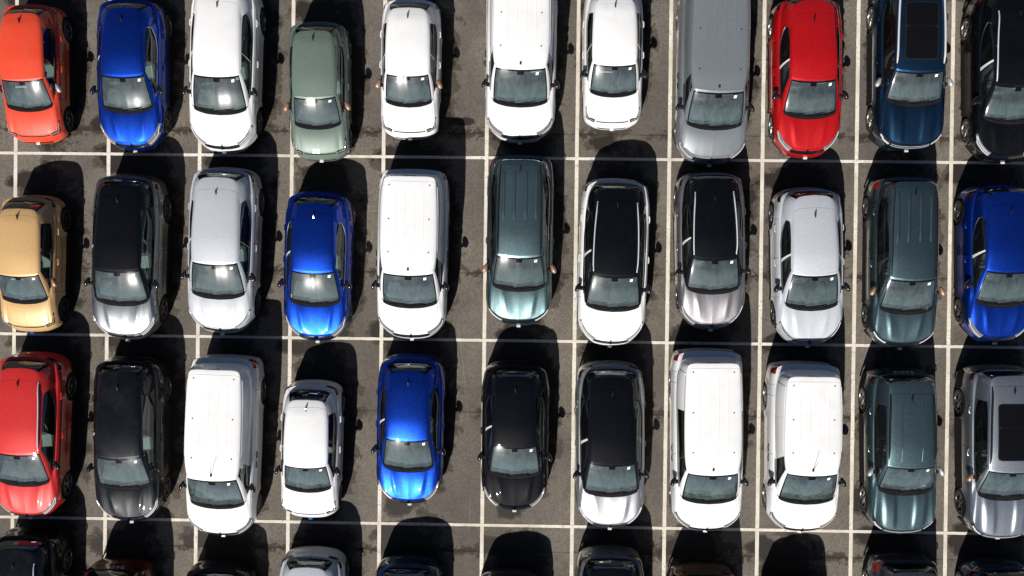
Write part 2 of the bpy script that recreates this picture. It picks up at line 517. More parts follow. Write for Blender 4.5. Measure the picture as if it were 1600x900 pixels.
def grid_mesh(name, P, mask=None, center=(0, 0, .6), gap=0.0, flange=0.0, lift=0.0, mats=None, matidx=None, sharp=40, flip=None):
    P = np.asarray(P, float)
    m, n = P.shape[:2]
    if mask is None:
        mask = np.ones((m - 1, n - 1), bool)
    N = grid_normals(P, np.array(center))
    P = P + N * lift
    du = np.gradient(P, axis=0); dv = np.gradient(P, axis=1)
    fl = np.sum(np.cross(du, dv) * N) < 0
    if flip: fl = not fl
    idx = np.arange(m * n).reshape(m, n)
    F = np.stack([idx[:-1, :-1], idx[1:, :-1], idx[1:, 1:], idx[:-1, 1:]], -1)[mask]
    mi = None if matidx is None else np.asarray(matidx)[mask]
    if fl:
        F = F[:, ::-1]
    V = P.reshape(-1, 3).copy()
    Nn = N.reshape(-1, 3)
    faces = [tuple(f) for f in F]
    if gap or flange:
        cnt = {}
        for f in faces:
            for a, b in zip(f, f[1:] + f[:1]):
                cnt.setdefault((min(a, b), max(a, b)), []).append((a, b))
        bed = [v[0] for v in cnt.values() if len(v) == 1]
        bverts = sorted({a for e in bed for a in e})
        acc = {v: [np.zeros(3), 0] for v in bverts}
        for f in faces:
            c = V[list(f)].mean(0)
            for a in f:
                if a in acc:
                    acc[a][0] += c; acc[a][1] += 1
        if gap:
            newp = {}
            for v in bverts:
                d = acc[v][0] / acc[v][1] - V[v]
                l = np.linalg.norm(d)
                if l > 1e-6:
                    newp[v] = V[v] + d / l * min(gap, l * .6)
            for v, p in newp.items():
                V[v] = p
        if flange:
            base = len(V)
            mp = {v: base + i for i, v in enumerate(bverts)}
            V = np.vstack([V, [V[v] - Nn[v] * flange for v in bverts]])
            for a, b in bed:
                faces.append((b, a, mp[a], mp[b]))
            if mi is not None:
                mi = np.concatenate([mi, np.zeros(len(bed), int)])
    used = sorted({i for f in faces for i in f})
    rm = {u: i for i, u in enumerate(used)}
    me = bpy.data.meshes.new(name)
    me.from_pydata([tuple(V[u]) for u in used], [], [tuple(rm[i] for i in f) for f in faces])
    me.polygons.foreach_set('use_smooth', [True] * len(me.polygons))
    if mats:
        for mt in mats: me.materials.append(mt)
    if mi is not None:
        me.polygons.foreach_set('material_index', [int(i) for i in mi])
    me.update()
    me.set_sharp_from_angle(angle=math.radians(sharp))
    return me

class MB:
    """collects simple solids into one mesh"""
    def __init__(s): s.v, s.f = [], []
    def add(s, V, F):
        o = len(s.v); s.v += [tuple(p) for p in V]; s.f += [tuple(i + o for i in f) for f in F]
    def box(s, c, size, rot=None, taper=1.0, bev=0.0):
        x, y, z = (q / 2 for q in size)
        b = min(bev, x * .9, y * .9)
        ring = [(-x + b, -y), (x - b, -y), (x, -y + b), (x, y - b), (x - b, y), (-x + b, y), (-x, y - b), (-x, -y + b)] if b else [(-x, -y), (x, -y), (x, y), (-x, y)]
        k = len(ring)
        lv = [(-z, 1), (z - b, (1 + taper) / 2), (z, taper * (1 - b / max(x, y)))] if b else [(-z, 1), (z, taper)]
        V = [Vector((px * t, py * t, zz)) for zz, t in lv for px, py in ring]
        if rot is not None: V = [rot @ v for v in V]
        V = [v + Vector(c) for v in V]
        F = [tuple(range(k))[::-1], tuple(range(k * (len(lv) - 1), k * len(lv)))]
        for l in range(len(lv) - 1):
            F += [(l * k + i, l * k + (i + 1) % k, (l + 1) * k + (i + 1) % k, (l + 1) * k + i) for i in range(k)]
        s.add(V, F)
    def tube(s, pts, r, k=6, flat=1.0):
        pts = [Vector(p) for p in pts]
        V, F = [], []
        for i, p in enumerate(pts):
            d = (pts[min(i + 1, len(pts) - 1)] - pts[max(i - 1, 0)]).normalized()
            a = d.cross(Vector((0, 0, 1)))
            if a.length < 1e-3: a = Vector((1, 0, 0))
            a.normalize(); b = a.cross(d)
            rr = r[i] if isinstance(r, (list, tuple)) else r
            for j in range(k):
                t = 2 * math.pi * j / k
                V.append(p + a * math.cos(t) * rr + b * math.sin(t) * rr * flat)
        for i in range(len(pts) - 1):
            F += [(i * k + j, i * k + (j + 1) % k, (i + 1) * k + (j + 1) % k, (i + 1) * k + j) for j in range(k)]
        F += [tuple(range(k))[::-1], tuple(range((len(pts) - 1) * k, len(pts) * k))]
        s.add(V, F)
    def lathe_x(s, prof, k=32):
        """prof: (radius, x) revolved about the x axis"""
        V, F = [], []
        for r, x in prof:
            for j in range(k):
                t = 2 * math.pi * j / k
                V.append((x, r * math.cos(t), r * math.sin(t)))
        for i in range(len(prof) - 1):
            F += [(i * k + j, i * k + (j + 1) % k, (i + 1) * k + (j + 1) % k, (i + 1) * k + j) for j in range(k)]
        s.add(V, F)
    def mesh(s, name, mat=None, smooth=True, sharp=35):
        me = bpy.data.meshes.new(name)
        me.from_pydata(s.v, [], s.f)
        if smooth:
            me.polygons.foreach_set('use_smooth', [True] * len(me.polygons))
        if mat is not None: me.materials.append(mat)
        me.update()
        if smooth: me.set_sharp_from_angle(angle=math.radians(sharp))
        return me

def ellipsoid(c, r, rot=None, nu=12, nv=8, power=1.0):
    V, F = [], []
    for i in range(nv + 1):
        ph = math.pi * i / nv - math.pi / 2
        for j in range(nu):
            th = 2 * math.pi * j / nu
            sp = lambda q: math.copysign(abs(q) ** power, q)
            v = Vector((r[0] * sp(math.cos(ph)) * sp(math.cos(th)), r[1] * sp(math.cos(ph)) * sp(math.sin(th)), r[2] * sp(math.sin(ph))))
            if rot is not None: v = rot @ v
            V.append(v + Vector(c))
    for i in range(nv):
        F += [(i * nu + j, i * nu + (j + 1) % nu, (i + 1) * nu + (j + 1) % nu, (i + 1) * nu + j) for j in range(nu)]
    return V, F

# body style table: distances from the nose along the car (s), half widths and heights in metres
STYLE = {
 'S': dict(L=3.73, W=.795, sc=.83, zc=1.00, st=1.55, zt=1.445, wb=.61, wt=.535, xb=.705, zb=1.00, sB=2.02, sq=2.95, sqt=2.90, sre=3.29, zre=1.41, srb=3.54, zr=1.02, zn=.80, crown=.065, fw=.66, wbse=2.42, R=.310, nose=.70, tail=.95, bulge=.02, hood='flat', clad=True, wide=.02, dome=.03),
 'C': dict(L=4.08, W=.895, sc=1.00, zc=.96, st=1.88, zt=1.365, wb=.665, wt=.545, xb=.78, zb=.965, sB=2.28, sq=3.25, sqt=3.10, sre=3.66, zre=1.315, srb=3.88, zr=.99, zn=.77, crown=.075, fw=.83, wbse=2.58, R=.325, nose=1.6, tail=1.25, bulge=.03, hood='crease', clad=False, wide=.02, dome=.035),
 'P': dict(L=4.24, W=.90, sc=1.02, zc=1.05, st=1.91, zt=1.475, wb=.68, wt=.56, xb=.785, zb=1.04, sB=2.33, sq=3.35, sqt=3.25, sre=3.95, zre=1.43, srb=4.10, zr=1.06, zn=.86, crown=.075, fw=.86, wbse=2.64, R=.335, nose=1.6, tail=1.2, bulge=.03, hood='crease', clad=True, wide=.02, dome=.035),
 'A': dict(L=4.50, W=.915, sc=1.00, zc=1.08, st=1.90, zt=1.52, wb=.70, wt=.575, xb=.80, zb=1.06, sB=2.42, sq=3.60, sqt=3.45, sre=4.13, zre=1.46, srb=4.32, zr=1.09, zn=.89, crown=.075, fw=.89, wbse=2.68, R=.345, nose=1.55, tail=1.2, bulge=.03, hood='crease', clad=True, wide=.025, dome=.035),
 'J': dict(L=4.55, W=.885, sc=.98, zc=1.05, st=1.84, zt=1.52, wb=.685, wt=.565, xb=.785, zb=1.04, sB=2.35, sq=3.95, sqt=3.90, sre=4.33, zre=1.56, srb=4.43, zr=1.06, zn=.87, crown=.065, fw=.83, wbse=2.90, R=.325, nose=1.15, tail=.7, bulge=.025, hood='crease', clad=True, wide=.02, dome=.03),
 'D': dict(L=4.36, W=.905, sc=1.16, zc=1.11, st=1.90, zt=1.575, wb=.70, wt=.59, xb=.795, zb=1.08, sB=2.38, sq=3.50, sqt=3.45, sre=4.10, zre=1.56, srb=4.24, zr=1.10, zn=.97, crown=.06, fw=.84, wbse=2.66, R=.355, nose=1.1, tail=.75, bulge=.02, hood='dome', clad=True, wide=.02, dome=.025),
 'B': dict(L=4.58, W=.915, sc=1.16, zc=1.13, st=1.92, zt=1.60, wb=.71, wt=.60, xb=.80, zb=1.10, sB=2.42, sq=3.75, sqt=3.70, sre=4.36, zre=1.60, srb=4.47, zr=1.12, zn=.99, crown=.06, fw=.86, wbse=2.70, R=.36, nose=1.1, tail=.75, bulge=.02, hood='dome', clad=True, wide=.02, dome=.025),
 'V': dict(L=4.55, W=.935, sc=.90, zc=1.13, st=1.75, zt=1.75, wb=.71, wt=.63, xb=.82, zb=1.12, sB=2.12, sq=4.00, sqt=3.92, sre=4.24, zre=1.79, srb=4.38, zr=1.12, zn=.88, crown=.03, fw=.86, wbse=2.72, R=.325, nose=1.25, tail=.55, bulge=.03, hood='smooth', clad=False, wide=.062, dome=.05),
}

class CarType:
    def __init__(self, key, ext=0.0, rear_glass_side=False):
        q = self.q = dict(STYLE[key])
        for k_ in ('L', 'sq', 'sqt', 'sre', 'srb', 'wbse'):
            q[k_] += ext
        self.key = key
        self.parts = []            # (name, mesh, material key or None, parent index or None, location)
        self.van_panel = (key == 'V' and not rear_glass_side)
        L, W = q['L'], q['W']
        C = np.array([0, L * .5, .75])
        nz_, tl = q['nose'], q['tail']
        out = [(0, 0), (.30 * W, .017 * nz_), (.52 * W, .060 * nz_), (.71 * W, .155 * nz_), (.865 * W, .29 * nz_), (.95 * W, .22 + .28 * nz_), (.98 * W, .98),
               (W, .43 * L), (W, .66 * L), (.985 * W, L - .72), (.95 * W, L - .38 * tl - .05), (.87 * W, L - .18 * tl), (.68 * W, L - .07 * tl), (.35 * W, L - .015 * tl), (0, L)]
        od, _ = crom(out, 30)
        al = np.concatenate([[0], np.cumsum(np.linalg.norm(np.diff(od, axis=0), axis=1))])
        al /= al[-1]
        tau_of_s = lambda s: np.interp(s, np.maximum.accumulate(od[:, 1] + np.arange(len(od)) * 1e-7), al)
        # greenhouse loops
        sc, st, xb, wb, wt, zb, zt = q['sc'], q['st'], q['xb'], q['wb'], q['wt'], q['zb'], q['zt']
        wd = q['wide']
        base = [(0, sc, q['zc']), (.55 * wb, sc + .035, q['zc']), (wb, sc + .15, q['zc'] + .005), (xb - .035, sc + .36, zb + .01), (xb, q['sB'], zb + .015),
                (xb - .015, q['sq'], zb + .04), (xb - .12, q['srb'] - .15 * tl, zb + .05), (xb - .26, q['srb'] - .045 * tl, q['zr']), (0, q['srb'], q['zr'])]
        top = [(0, st, zt), (.55 * wt, st + .018, zt - .006), (wt, st + .07, zt - .03), (wt + .03, st + .14, zt - .045), (wt + wd + .02, q['sB'] + .14, zt - .02),
               (wt + wd - .015 * tl, q['sqt'], .5 * (zt + q['zre']) - .015), (wt + wd - .075 * tl, q['sre'] - .14 * tl, q['zre'] - .01), (wt + wd - .18 * tl, q['sre'] - .04 * tl, q['zre']), (0, q['sre'], q['zre'] + .015)]
        bd, bp = crom(base); td, tp = crom(top)
        self.bd, self.bp, self.td, self.tp = bd, bp, td, tp
        # ---------- column parameter for body and shoulder
        R, fw = q['R'], q['fw']
        rw = fw + q['wbse']
        Ra = R + .045
        sh_s = .30 * nz_ + .14
        keyt = [0, 2, 3, 4, 5, 6, 8]
        keytau = [0, tau_of_s(sh_s * .8), tau_of_s(sc + .36), tau_of_s(q['sB']), tau_of_s(q['sq']), tau_of_s(L - .15 * tl - .06), 1.0]
        tl_ = list(np.linspace(0, 2, 35)) + list(np.linspace(2, 3, 14)) + list(np.linspace(3, 6, 34)) + list(np.linspace(6, 8, 17))
        dt = np.linspace(0, 8, 3000)
        ds = np.interp(np.interp(dt, keyt, keytau), al, od[:, 1])
        for w in (fw, rw):
            for a in np.linspace(0, math.pi, 19):
                tl_.append(float(np.interp(w + Ra * math.cos(a), ds, dt)))
            for e in (-Ra - .012, Ra + .012):
                tl_.append(float(np.interp(w + e, ds, dt)))
        cuts_s = dict(fend=sc + .30, B=q['sB'] + .03, rd=min(q['sq'] + .02, rw + .1))
        cut_t = {k: float(np.interp(v, ds, dt)) for k, v in cuts_s.items()}
        cut_t['fb'] = float(np.interp(fw - Ra - .02, ds, dt)); cut_t['rb'] = float(np.interp(rw + Ra + .02, ds, dt))
        must = sorted(set([0, 2, 3, 6, 8]) | set(cut_t.values()))
        tl_ = sorted(set(tl_))
        tt = []
        for t in sorted(must + tl_):
            if tt and t - tt[-1] < .008:
                if t in must: tt[-1] = t
                continue
            tt.append(t)
        tt = np.array(tt)
        tau = np.interp(tt, keyt, keytau)
        O = sample(od, al, tau)
        T = sample(od, al, np.clip(tau + .002, 0, 1)) - sample(od, al, np.clip(tau - .002, 0, 1))
        T /= np.linalg.norm(T, axis=1, keepdims=True)
        Nn = np.stack([T[:, 1], -T[:, 0]], 1)      # outward for x>0 going front to rear
        s_col = O[:, 1]
        wf = np.clip(-Nn[:, 1], 0, 1) ** 2; wr = np.clip(Nn[:, 1], 0, 1) ** 2; ws = Nn[:, 0] ** 2
        zn = q['zn']
        ztop = smooth_interp(s_col, [-.1, .0, .45, sc, sc + .40, .72 * L, L + .05], [zn, zn, zn + .075, q['zc'] - .075, zb - .012, zb + .012, q['zr'] - .01])
        zsill = np.where(wf + wr > .3, .21, .20 if q['clad'] else .225)
        zbot = zsill.copy()
        for w in (fw, rw):
            d = np.abs(s_col - w)
            a = np.where(d < Ra, R + np.sqrt(np.maximum(Ra ** 2 - d ** 2, 0)), 0)
            zbot = np.maximum(zbot, a)
        fl = np.array([0, .10, .20, .30, .40, .50, .58, .66, .72, .78, .84, .89, .93, .965, 1.0])
        clad_h = .095 if q['clad'] else .03
        nl = len(fl)
        fF = ([0, .08, .25, .45, .62, .75, .86, .94, 1.0], [.10, .03, .0, .0, .012, .045, .085, .125, .175])
        fS = ([0, .10, .25, .45, .62, .80, .92, 1.0], [.075, .02, .015, .012, .0, .012, .035, .075])
        fR = ([0, .08, .22, .38, .50, .62, .80, 1.0], [.10, .03, .0, .0, .025, .055, .075, .10])
        if q['clad']: fS = ([0, .12, .25, .45, .62, .80, .92, 1.0], [.012, -.006, .002, .012, .004, .012, .035, .075])
        if key in 'DB': fF = ([0, .08, .25, .5, .72, .84, .93, 1.0], [.08, .02, .0, .0, .01, .03, .06, .11])
        if key in 'VJ': fR = ([0, .08, .22, .38, .50, .8, 1.0], [.06, .01, .0, .0, .025, .035, .04])
        LB = np.zeros((len(tt), nl, 3))
        for i in range(len(tt)):
            zl = zbot[i] + (clad_h if zbot[i] > .3 or not q['clad'] else ({'D': .38, 'B': .42, 'J': .28}.get(key, .21) if ws[i] > .6 else .21))  # black cladding raised on some styles, also standing in for shade on the flanks
            zz = np.concatenate([[zbot[i]], zl + (ztop[i] - zl) * (fl[1:] - fl[1]) / (1 - fl[1])])
            f = np.clip((zz - .2) / (ztop[i] - .2), 0, 1)
            d = wf[i] * smooth_interp(f, *fF) + ws[i] * smooth_interp(f, *fS) + wr[i] * smooth_interp(f, *fR)
            # wheel arch lips stand proud of the door skin
            for w in (fw, rw):
                rr = math.hypot(s_col[i] - w, 0)
                if rr < Ra + .25:
                    d = d - .018 * ws[i] * (1 - smooth_interp(np.hypot(rr, zz - R), [Ra - .05, Ra + .03, Ra + .20], [0, 0, 1]))
            LB[i, :, 0] = O[i, 0] - Nn[i, 0] * d
            LB[i, :, 1] = O[i, 1] - Nn[i, 1] * d
            LB[i, :, 2] = zz
        LB[0, :, 0] = 0; LB[-1, :, 0] = 0
        # ---------- bonnet, wings and shoulder (between the shoulder loop and the glasshouse base)
        rr = np.array([0, .02, .06, .12, .20, .30, .40, .50, .60, .70, .81, .915, .955, 1.0])
        Bs = sample(bd, bp, tt)
        AN = np.zeros((len(tt), len(rr), 3))
        for i, t in enumerate(tt):
            e, b = LB[i, -1], Bs[i]
            AN[i] = e + (b - e) * rr[:, None]
            hoodw = np.clip((3 - t) / .8, 0, 1)
            ez = rr * (1 - hoodw) + hoodw * (1 - (1 - rr) ** 1.55)
            AN[i, :, 2] = e[2] + (b[2] - e[2]) * ez
            x, s = AN[i, :, 0], AN[i, :, 1]
            win = np.sin(np.clip((rr - .03) / .93, 0, 1) * math.pi) ** .6 * np.clip((2.6 - t) / .5, 0, 1)
            g = lambda c, w: np.exp(-((x - c) / w) ** 2)
            k = s / sc
            if q['hood'] == 'crease':
                xr = .27 + .17 * k
                dxr = x - xr
                AN[i, :, 2] += win * .021 * np.where(dxr > 0, np.maximum(0, 1 - dxr / .10), np.maximum(0, 1 + dxr / .24) ** 1.5)
            elif q['hood'] == 'dome':
                st_ = lambda c, w: 1 / (1 + np.exp((x - c) / w))
                AN[i, :, 2] += win * (.045 * st_(.50 + .07 * k, .022) - .032 * st_(.22 + .04 * k, .016))
            elif q['hood'] == 'flat':
                AN[i, :, 2] += win * .010 * (1 / (1 + np.exp((x - (.47 + .04 * k)) / .03)))
            else:
                AN[i, :, 2] += win * .012 * g(0, .5)
        # ---------- glasshouse
        gt_keys = [0, 1, 2, 3, 3.90, 4.06, 5, 6, 7, 8]
        cnt = [8, 8, 4, 12, 2, 12, 6, 5, 8]
        gt = np.concatenate([np.linspace(gt_keys[i], gt_keys[i + 1], cnt[i], endpoint=False) for i in range(9)] + [[8.0]])
        gr = np.array([0, .045, .12, .25, .4, .55, .7, .82, .90, .945, 1.0])
        GB = sample(bd, bp, gt); GT = sample(td, tp, gt)
        lo = np.full(len(gt), gr[1]); hi = np.full(len(gt), gr[-2])
        if key in 'CPA':
            e_ = np.clip((gt - 4.35) / .65, 0, 1) ** 1.8
            on_ = (gt > 4.06) & (gt <= 5.0)
            lo = np.where(on_, lo + .42 * e_, lo); hi = np.where(on_, hi - .16 * e_, hi)
        elif key in 'SDBJ':
            e_ = np.clip((gt - 4.6) / .4, 0, 1) ** 2
            on_ = (gt > 4.06) & (gt <= 5.0)
            lo = np.where(on_, lo + .16 * e_, lo); hi = np.where(on_, hi - .10 * e_, hi)
        GR = lo[:, None] + (hi - lo)[:, None] * ((gr - gr[1]) / (gr[-2] - gr[1]))[None, :]
        GR[:, 0] = 0; GR[:, -1] = 1
        GH = GB[:, None, :] + (GT - GB)[:, None, :] * GR[:, :, None]
        tang = np.gradient(GB + GT, axis=0); tang[:, 2] = 0
        tang /= np.linalg.norm(tang, axis=1, keepdims=True)
        on = np.stack([tang[:, 1], -tang[:, 0], np.zeros(len(gt))], 1)
        bl = 4 * gr * (1 - gr)
        GH += on[:, None, :] * (q['bulge'] * bl)[None, :, None]
        GH[:, :, 2] += (.6 * q['bulge'] * bl)[None, :]
        GH[0, :, 0] = 0; GH[-1, :, 0] = 0
        # ---------- roof (Coons patch over the top loop)
        nu, ns = 15, 33
        fr_t = np.linspace(3, 0, nu // 2 + 1)
        fe = sample(td, tp, fr_t); fe_full = np.vstack([fe[:-1] * [-1, 1, 1], fe[::-1]])
        re_t = np.linspace(6, 8, nu // 2 + 1)
        re_ = sample(td, tp, re_t); re_full = np.vstack([re_[:-1] * [-1, 1, 1], re_[::-1]])
        sd = sample(td, tp, np.linspace(3, 6, ns)); sl = sd * [-1, 1, 1]
        u = np.linspace(0, 1, len(fe_full))[:, None, None]
        # match u to x so rows stay even
        v = np.linspace(0, 1, ns)[None, :, None]
        RF = (1 - v) * fe_full[:, None] + v * re_full[:, None] + (1 - u) * sl[None] + u * sd[None] \
            - ((1 - u) * (1 - v) * fe_full[0] + u * (1 - v) * fe_full[-1] + (1 - u) * v * re_full[0] + u * v * re_full[-1])
        uu, vv = u[:, :, 0], v[:, :, 0]
        RF[:, :, 2] += q['crown'] * (4 * uu * (1 - uu)) ** .8 * (4 * vv * (1 - vv)) ** .95
        seam_s = {'S': 3.12, 'C': 3.42, 'P': 3.63, 'A': 3.80, 'J': 4.22, 'D': 3.80, 'B': 4.12, 'V': 4.12}[key] + ext
        x, s = RF[:, :, 0], RF[:, :, 1]
        sg = lambda q_: 1 / (1 + np.exp(-q_))
        if key == 'S':
            RF[:, :, 2] += .010 * sg((.33 - .02 * (s - 2.4) - np.abs(x)) / .018) * sg((3.0 - s) / .04) * sg((s - 1.75) / .1)
        self.RF, self.seam_s = RF, seam_s
        def roof_z(px, ps):
            d = (RF[:, :, 0] - px) ** 2 + (RF[:, :, 1] - ps) ** 2
            i, j = np.unravel_index(np.argmin(d), d.shape)
            return RF[i, j, 2]
        self.roof_z = roof_z
        # ---------- shift to local frame: nose towards -Y, origin under the middle
        def loc(P):
            P = np.array(P, float).copy(); P[..., 1] -= L / 2; return P
        def full(G):
            return loc(np.concatenate([G[::-1][:-1] * np.array([-1, 1, 1]), G], 0))
        LBf, ANf, GHf, RFl = full(LB), full(AN), full(GH), loc(RF)
        ct = np.array([0, 0, .75])
        tf = np.concatenate([-tt[::-1][:-1], tt]); tm = (tf[1:] + tf[:-1]) / 2; ta = np.abs(tm)
        gf = np.concatenate([-gt[::-1][:-1], gt]); gm = (gf[1:] + gf[:-1]) / 2; ga = np.abs(gm)
        lev = np.arange(nl - 1)[None, :] * np.ones((len(tm), 1), int)
        Tm = tm[:, None] * np.ones((1, nl - 1)); Ta = np.abs(Tm)
        add = self.add
        # lamp and grille regions on the body sheet
        head = {'S': (1.30, 2.30, 10, 14), 'C': (1.0, 2.22, 8, 14), 'P': (1.0, 2.2, 8, 14), 'A': (1.0, 2.25, 9, 14), 'J': (1.0, 2.1, 9, 13), 'D': (1.15, 2.0, 9, 13), 'B': (1.15, 2.05, 9, 13), 'V': (1.05, 2.2, 8, 14)}[key]
        hm = (Ta > head[0]) & (Ta < head[1]) & (lev >= head[2]) & (lev < head[3])
        tail_ = {'V': (5.6, 6.5, 8, 14), 'J': (5.5, 6.5, 8, 14)}.get(key, (5.75, 6.9, 9, 13))
        tmk = (Ta > tail_[0]) & (Ta < tail_[1]) & (lev >= tail_[2]) & (lev < tail_[3])
        gmk = (Ta < (head[0] if key not in 'S' else .9)) & (lev >= (9 if key in 'DBJ' else 8)) & (lev < (13 if key in 'DBJ' else 12)) if key != 'S' else (Ta < 1.2) & (lev == 12)
        lower = (Ta < .95) & (lev >= 2) & (lev < 5)
        clad = lev < (1 if q['clad'] else 1)
        special = hm | tmk | gmk | lower | clad
        G, FLG = .0045, .03
        fb = (Ta < cut_t['fb']) & ~special
        add('front_bumper', grid_mesh('front_bumper', LBf, fb, ct, G, FLG), 'paint')
        add('rear_bumper', grid_mesh('rear_bumper', LBf, (Ta > cut_t['rb']) & ~special & (lev < 6), ct, G, FLG), 'paint')
        add('tailgate', grid_mesh('tailgate', LBf, (Ta > cut_t['rb']) & ~special & (lev >= 6), ct, G, FLG), 'paint')
        add('lower_trim', grid_mesh('lower_trim', LBf, clad, ct, 0, .04, 0.004), 'plastic')
        add('air_intake', grid_mesh('air_intake', LBf, lower, ct, 0, 0, -.012), 'plastic')
        if key == 'S':
            add('grille', grid_mesh('grille', LBf, gmk, ct, 0, 0, -.012), 'gloss')
        elif gmk.any():
            gi = self.n(); add('grille', grid_mesh('grille', LBf, gmk, ct, 0, 0, -.010), 'gloss')
            mb = MB()
            rows = [13 if key in 'DBJ' else 12, 9]
            for lv in ((9, 10, 11) if key not in 'DB' else (10, 12)):
                sel = [i for i in range(len(tf)) if abs(tf[i]) <= head[0]]
                mb.tube([tuple(LBf[i, lv] + np.array([0, -.004, 0])) for i in sel], .006, 5)
            add('grille_bar', mb.mesh('grille_bar'), 'chrome' if key not in 'DB' else 'led', gi)
        for sgn, sel in ((-1, Tm < 0), (1, Tm > 0)):
            hi = self.n(); hmk = hm & sel
            add('headlight', grid_mesh('headlight', LBf, hmk, ct, .003, .03, .003), 'lamp' if key in 'CPAV' else 'lamp_dark')
            ii = [i for i in range(len(tf)) if sgn * tf[i] > head[0] + .05 and sgn * tf[i] < head[1] - .04]
            mb = MB()
            for lv in ((head[2] + 1, head[3] - 2) if key in 'DBJA' else (head[2] + 2,)):
                mb.tube([tuple(LBf[i, lv] + np.array([0, -.003, .008])) for i in ii], .011 if key != 'S' else .006, 6)
            add('lamp_strip', mb.mesh('lamp_strip'), 'led', hi)
            add('taillight', grid_mesh('taillight', LBf, tmk & sel, ct, .003, .03, .006), 'tail' if key in 'VJ' else 'tail_dark')
            nm = lambda a, b: (Ta >= a) & (Ta < b) & sel & ~special
            add('wing', grid_mesh('wing', LBf, nm(cut_t['fb'], cut_t['fend']), ct, G, FLG), 'paint')
            di = self.n(); add('door', grid_mesh('door', LBf, nm(cut_t['fend'], cut_t['B']), ct, G, FLG), 'paint')
            dj = self.n(); add('door', grid_mesh('door', LBf, nm(cut_t['B'], cut_t['rd']), ct, G, FLG), 'paint')
            add('quarter_panel', grid_mesh('quarter_panel', LBf, nm(cut_t['rd'], cut_t['rb']), ct, G, FLG), 'paint')
            # handles
            for par, ss in ((di, q['sB'] - .10), (dj, (q['sB'] + .16) if key == 'V' else min(q['sq'] - .22, rw - .12))):
                col = int(np.argmin(np.abs(s_col - ss) + 9 * (tt < 3)))
                p = LB[col, 9]
                mb = MB()
                xx = p[0]
                mb.tube([(sgn * (xx - .004), ss - .09 - L / 2, p[2]), (sgn * (xx + .016), ss - .065 - L / 2, p[2] + .004), (sgn * (xx + .021), ss - L / 2, p[2] + .006), (sgn * (xx + .016), ss + .065 - L / 2, p[2] + .004), (sgn * (xx - .004), ss + .09 - L / 2, p[2])], .014, 8)
                add('door_handle', mb.mesh('door_handle'), 'handle' if key != 'V' else 'plastic', par)
        # shoulder sheet
        rl = np.arange(len(rr) - 1)[None, :] * np.ones((len(tm), 1), int)
        Am = np.abs(tm)[:, None] * np.ones((1, len(rr) - 1)); As = tm[:, None] * np.ones((1, len(rr) - 1))
        hood = (Am < 2) & (rl < len(rr) - 3)
        add('bonnet', grid_mesh('bonnet', ANf, hood, ct, .008, .03, 0, sharp=30), 'paint')
        cowl = ((Am < 2) & (rl >= len(rr) - 3)) | ((Am < 2.4) & (rl >= len(rr) - 2))
        add('cowl', grid_mesh('cowl', ANf, cowl, ct, 0, .02, -.006), 'plastic')
        for sgn in (-1, 1):
            add('shoulder', grid_mesh('shoulder', ANf, (~hood) & (~cowl) & (As * sgn > 0) & (Am < 6.3), ct, .003, .02), 'paint')
        add('tailgate_top', grid_mesh('tailgate_top', ANf, Am >= 6.3, ct, .003, .02), 'paint')
        # glasshouse
        gl = np.arange(len(gr) - 1)[None, :] * np.ones((len(gm), 1), int)
        Ga = ga[:, None] * np.ones((1, len(gr) - 1)); Gs = gm[:, None] * np.ones((1, len(gr) - 1))
        inner = (gl >= 1) & (gl < len(gr) - 2)
        ws_m = (Ga < 2) & (gl < len(gr) - 2)
        rw_m = (Ga > 6.42) & inner
        if key == 'V': rw_m = rw_m & False
        sf_m = (Ga > 3) & (Ga < 3.90) & inner
        sr_m = (Ga > 4.06) & (Ga < 5) & inner
        if self.van_panel: sr_m = sr_m & False
        frame = ~(ws_m | rw_m | sf_m | sr_m)
        add('cabin_frame', grid_mesh('cabin_frame', GHf, frame, ct, 0, .035, 0), 'roof')
        wmi = np.zeros_like(gl, int)
        edge = (Ga > 1.86) | (gl >= len(gr) - 3) | (gl < 1)
        sens = (Ga < .30) & (gl >= len(gr) - 4)
        wmi[edge | sens] = 1
        add('windscreen', grid_mesh('windscreen', GHf, ws_m, ct, .002, .012, -.004, mats=[M['glass'], M['frit']], matidx=wmi), None)
        wi = self.n() - 1
        rmi = np.zeros_like(gl, int); rmi[(gl <= 1) | (gl >= len(gr) - 3) | (Ga < 6.7)] = 1
        if rw_m.any(): add('rear_window', grid_mesh('rear_window', GHf, rw_m, ct, .002, .012, -.003, mats=[M['dark_glass'], M['frit']], matidx=rmi), None)
        for sgn in (-1, 1):
            add('side_window', grid_mesh('side_window', GHf, sf_m & (Gs * sgn > 0), ct, .002, .012, -.005), 'side_glass')
            if sr_m.any():
                add('side_window', grid_mesh('side_window', GHf, sr_m & (Gs * sgn > 0), ct, .002, .012, -.005), 'rear_side_glass')
            # trim strip along the foot of the side glass
            mb = MB()
            ids = [i for i in range(len(gf)) if 3.0 <= gf[i] * sgn <= 5.02]
            if self.van_panel: ids = [i for i in ids if gf[i] * sgn < 3.95]
            if sgn < 0: ids = ids[::-1]
            path = [tuple(GHf[i, 1] + np.array([sgn * .006, 0, -.006])) for i in ids]
            if not self.van_panel and key not in 'VSDB':
                e = ids[-1]
                path += [tuple(GHf[e, j] + np.array([sgn * .006, .004, 0])) for j in range(2, len(gr) - 2, 2)]
            mb.tube(path, .011, 6)
            add('window_trim', mb.mesh('window_trim'), 'trim')
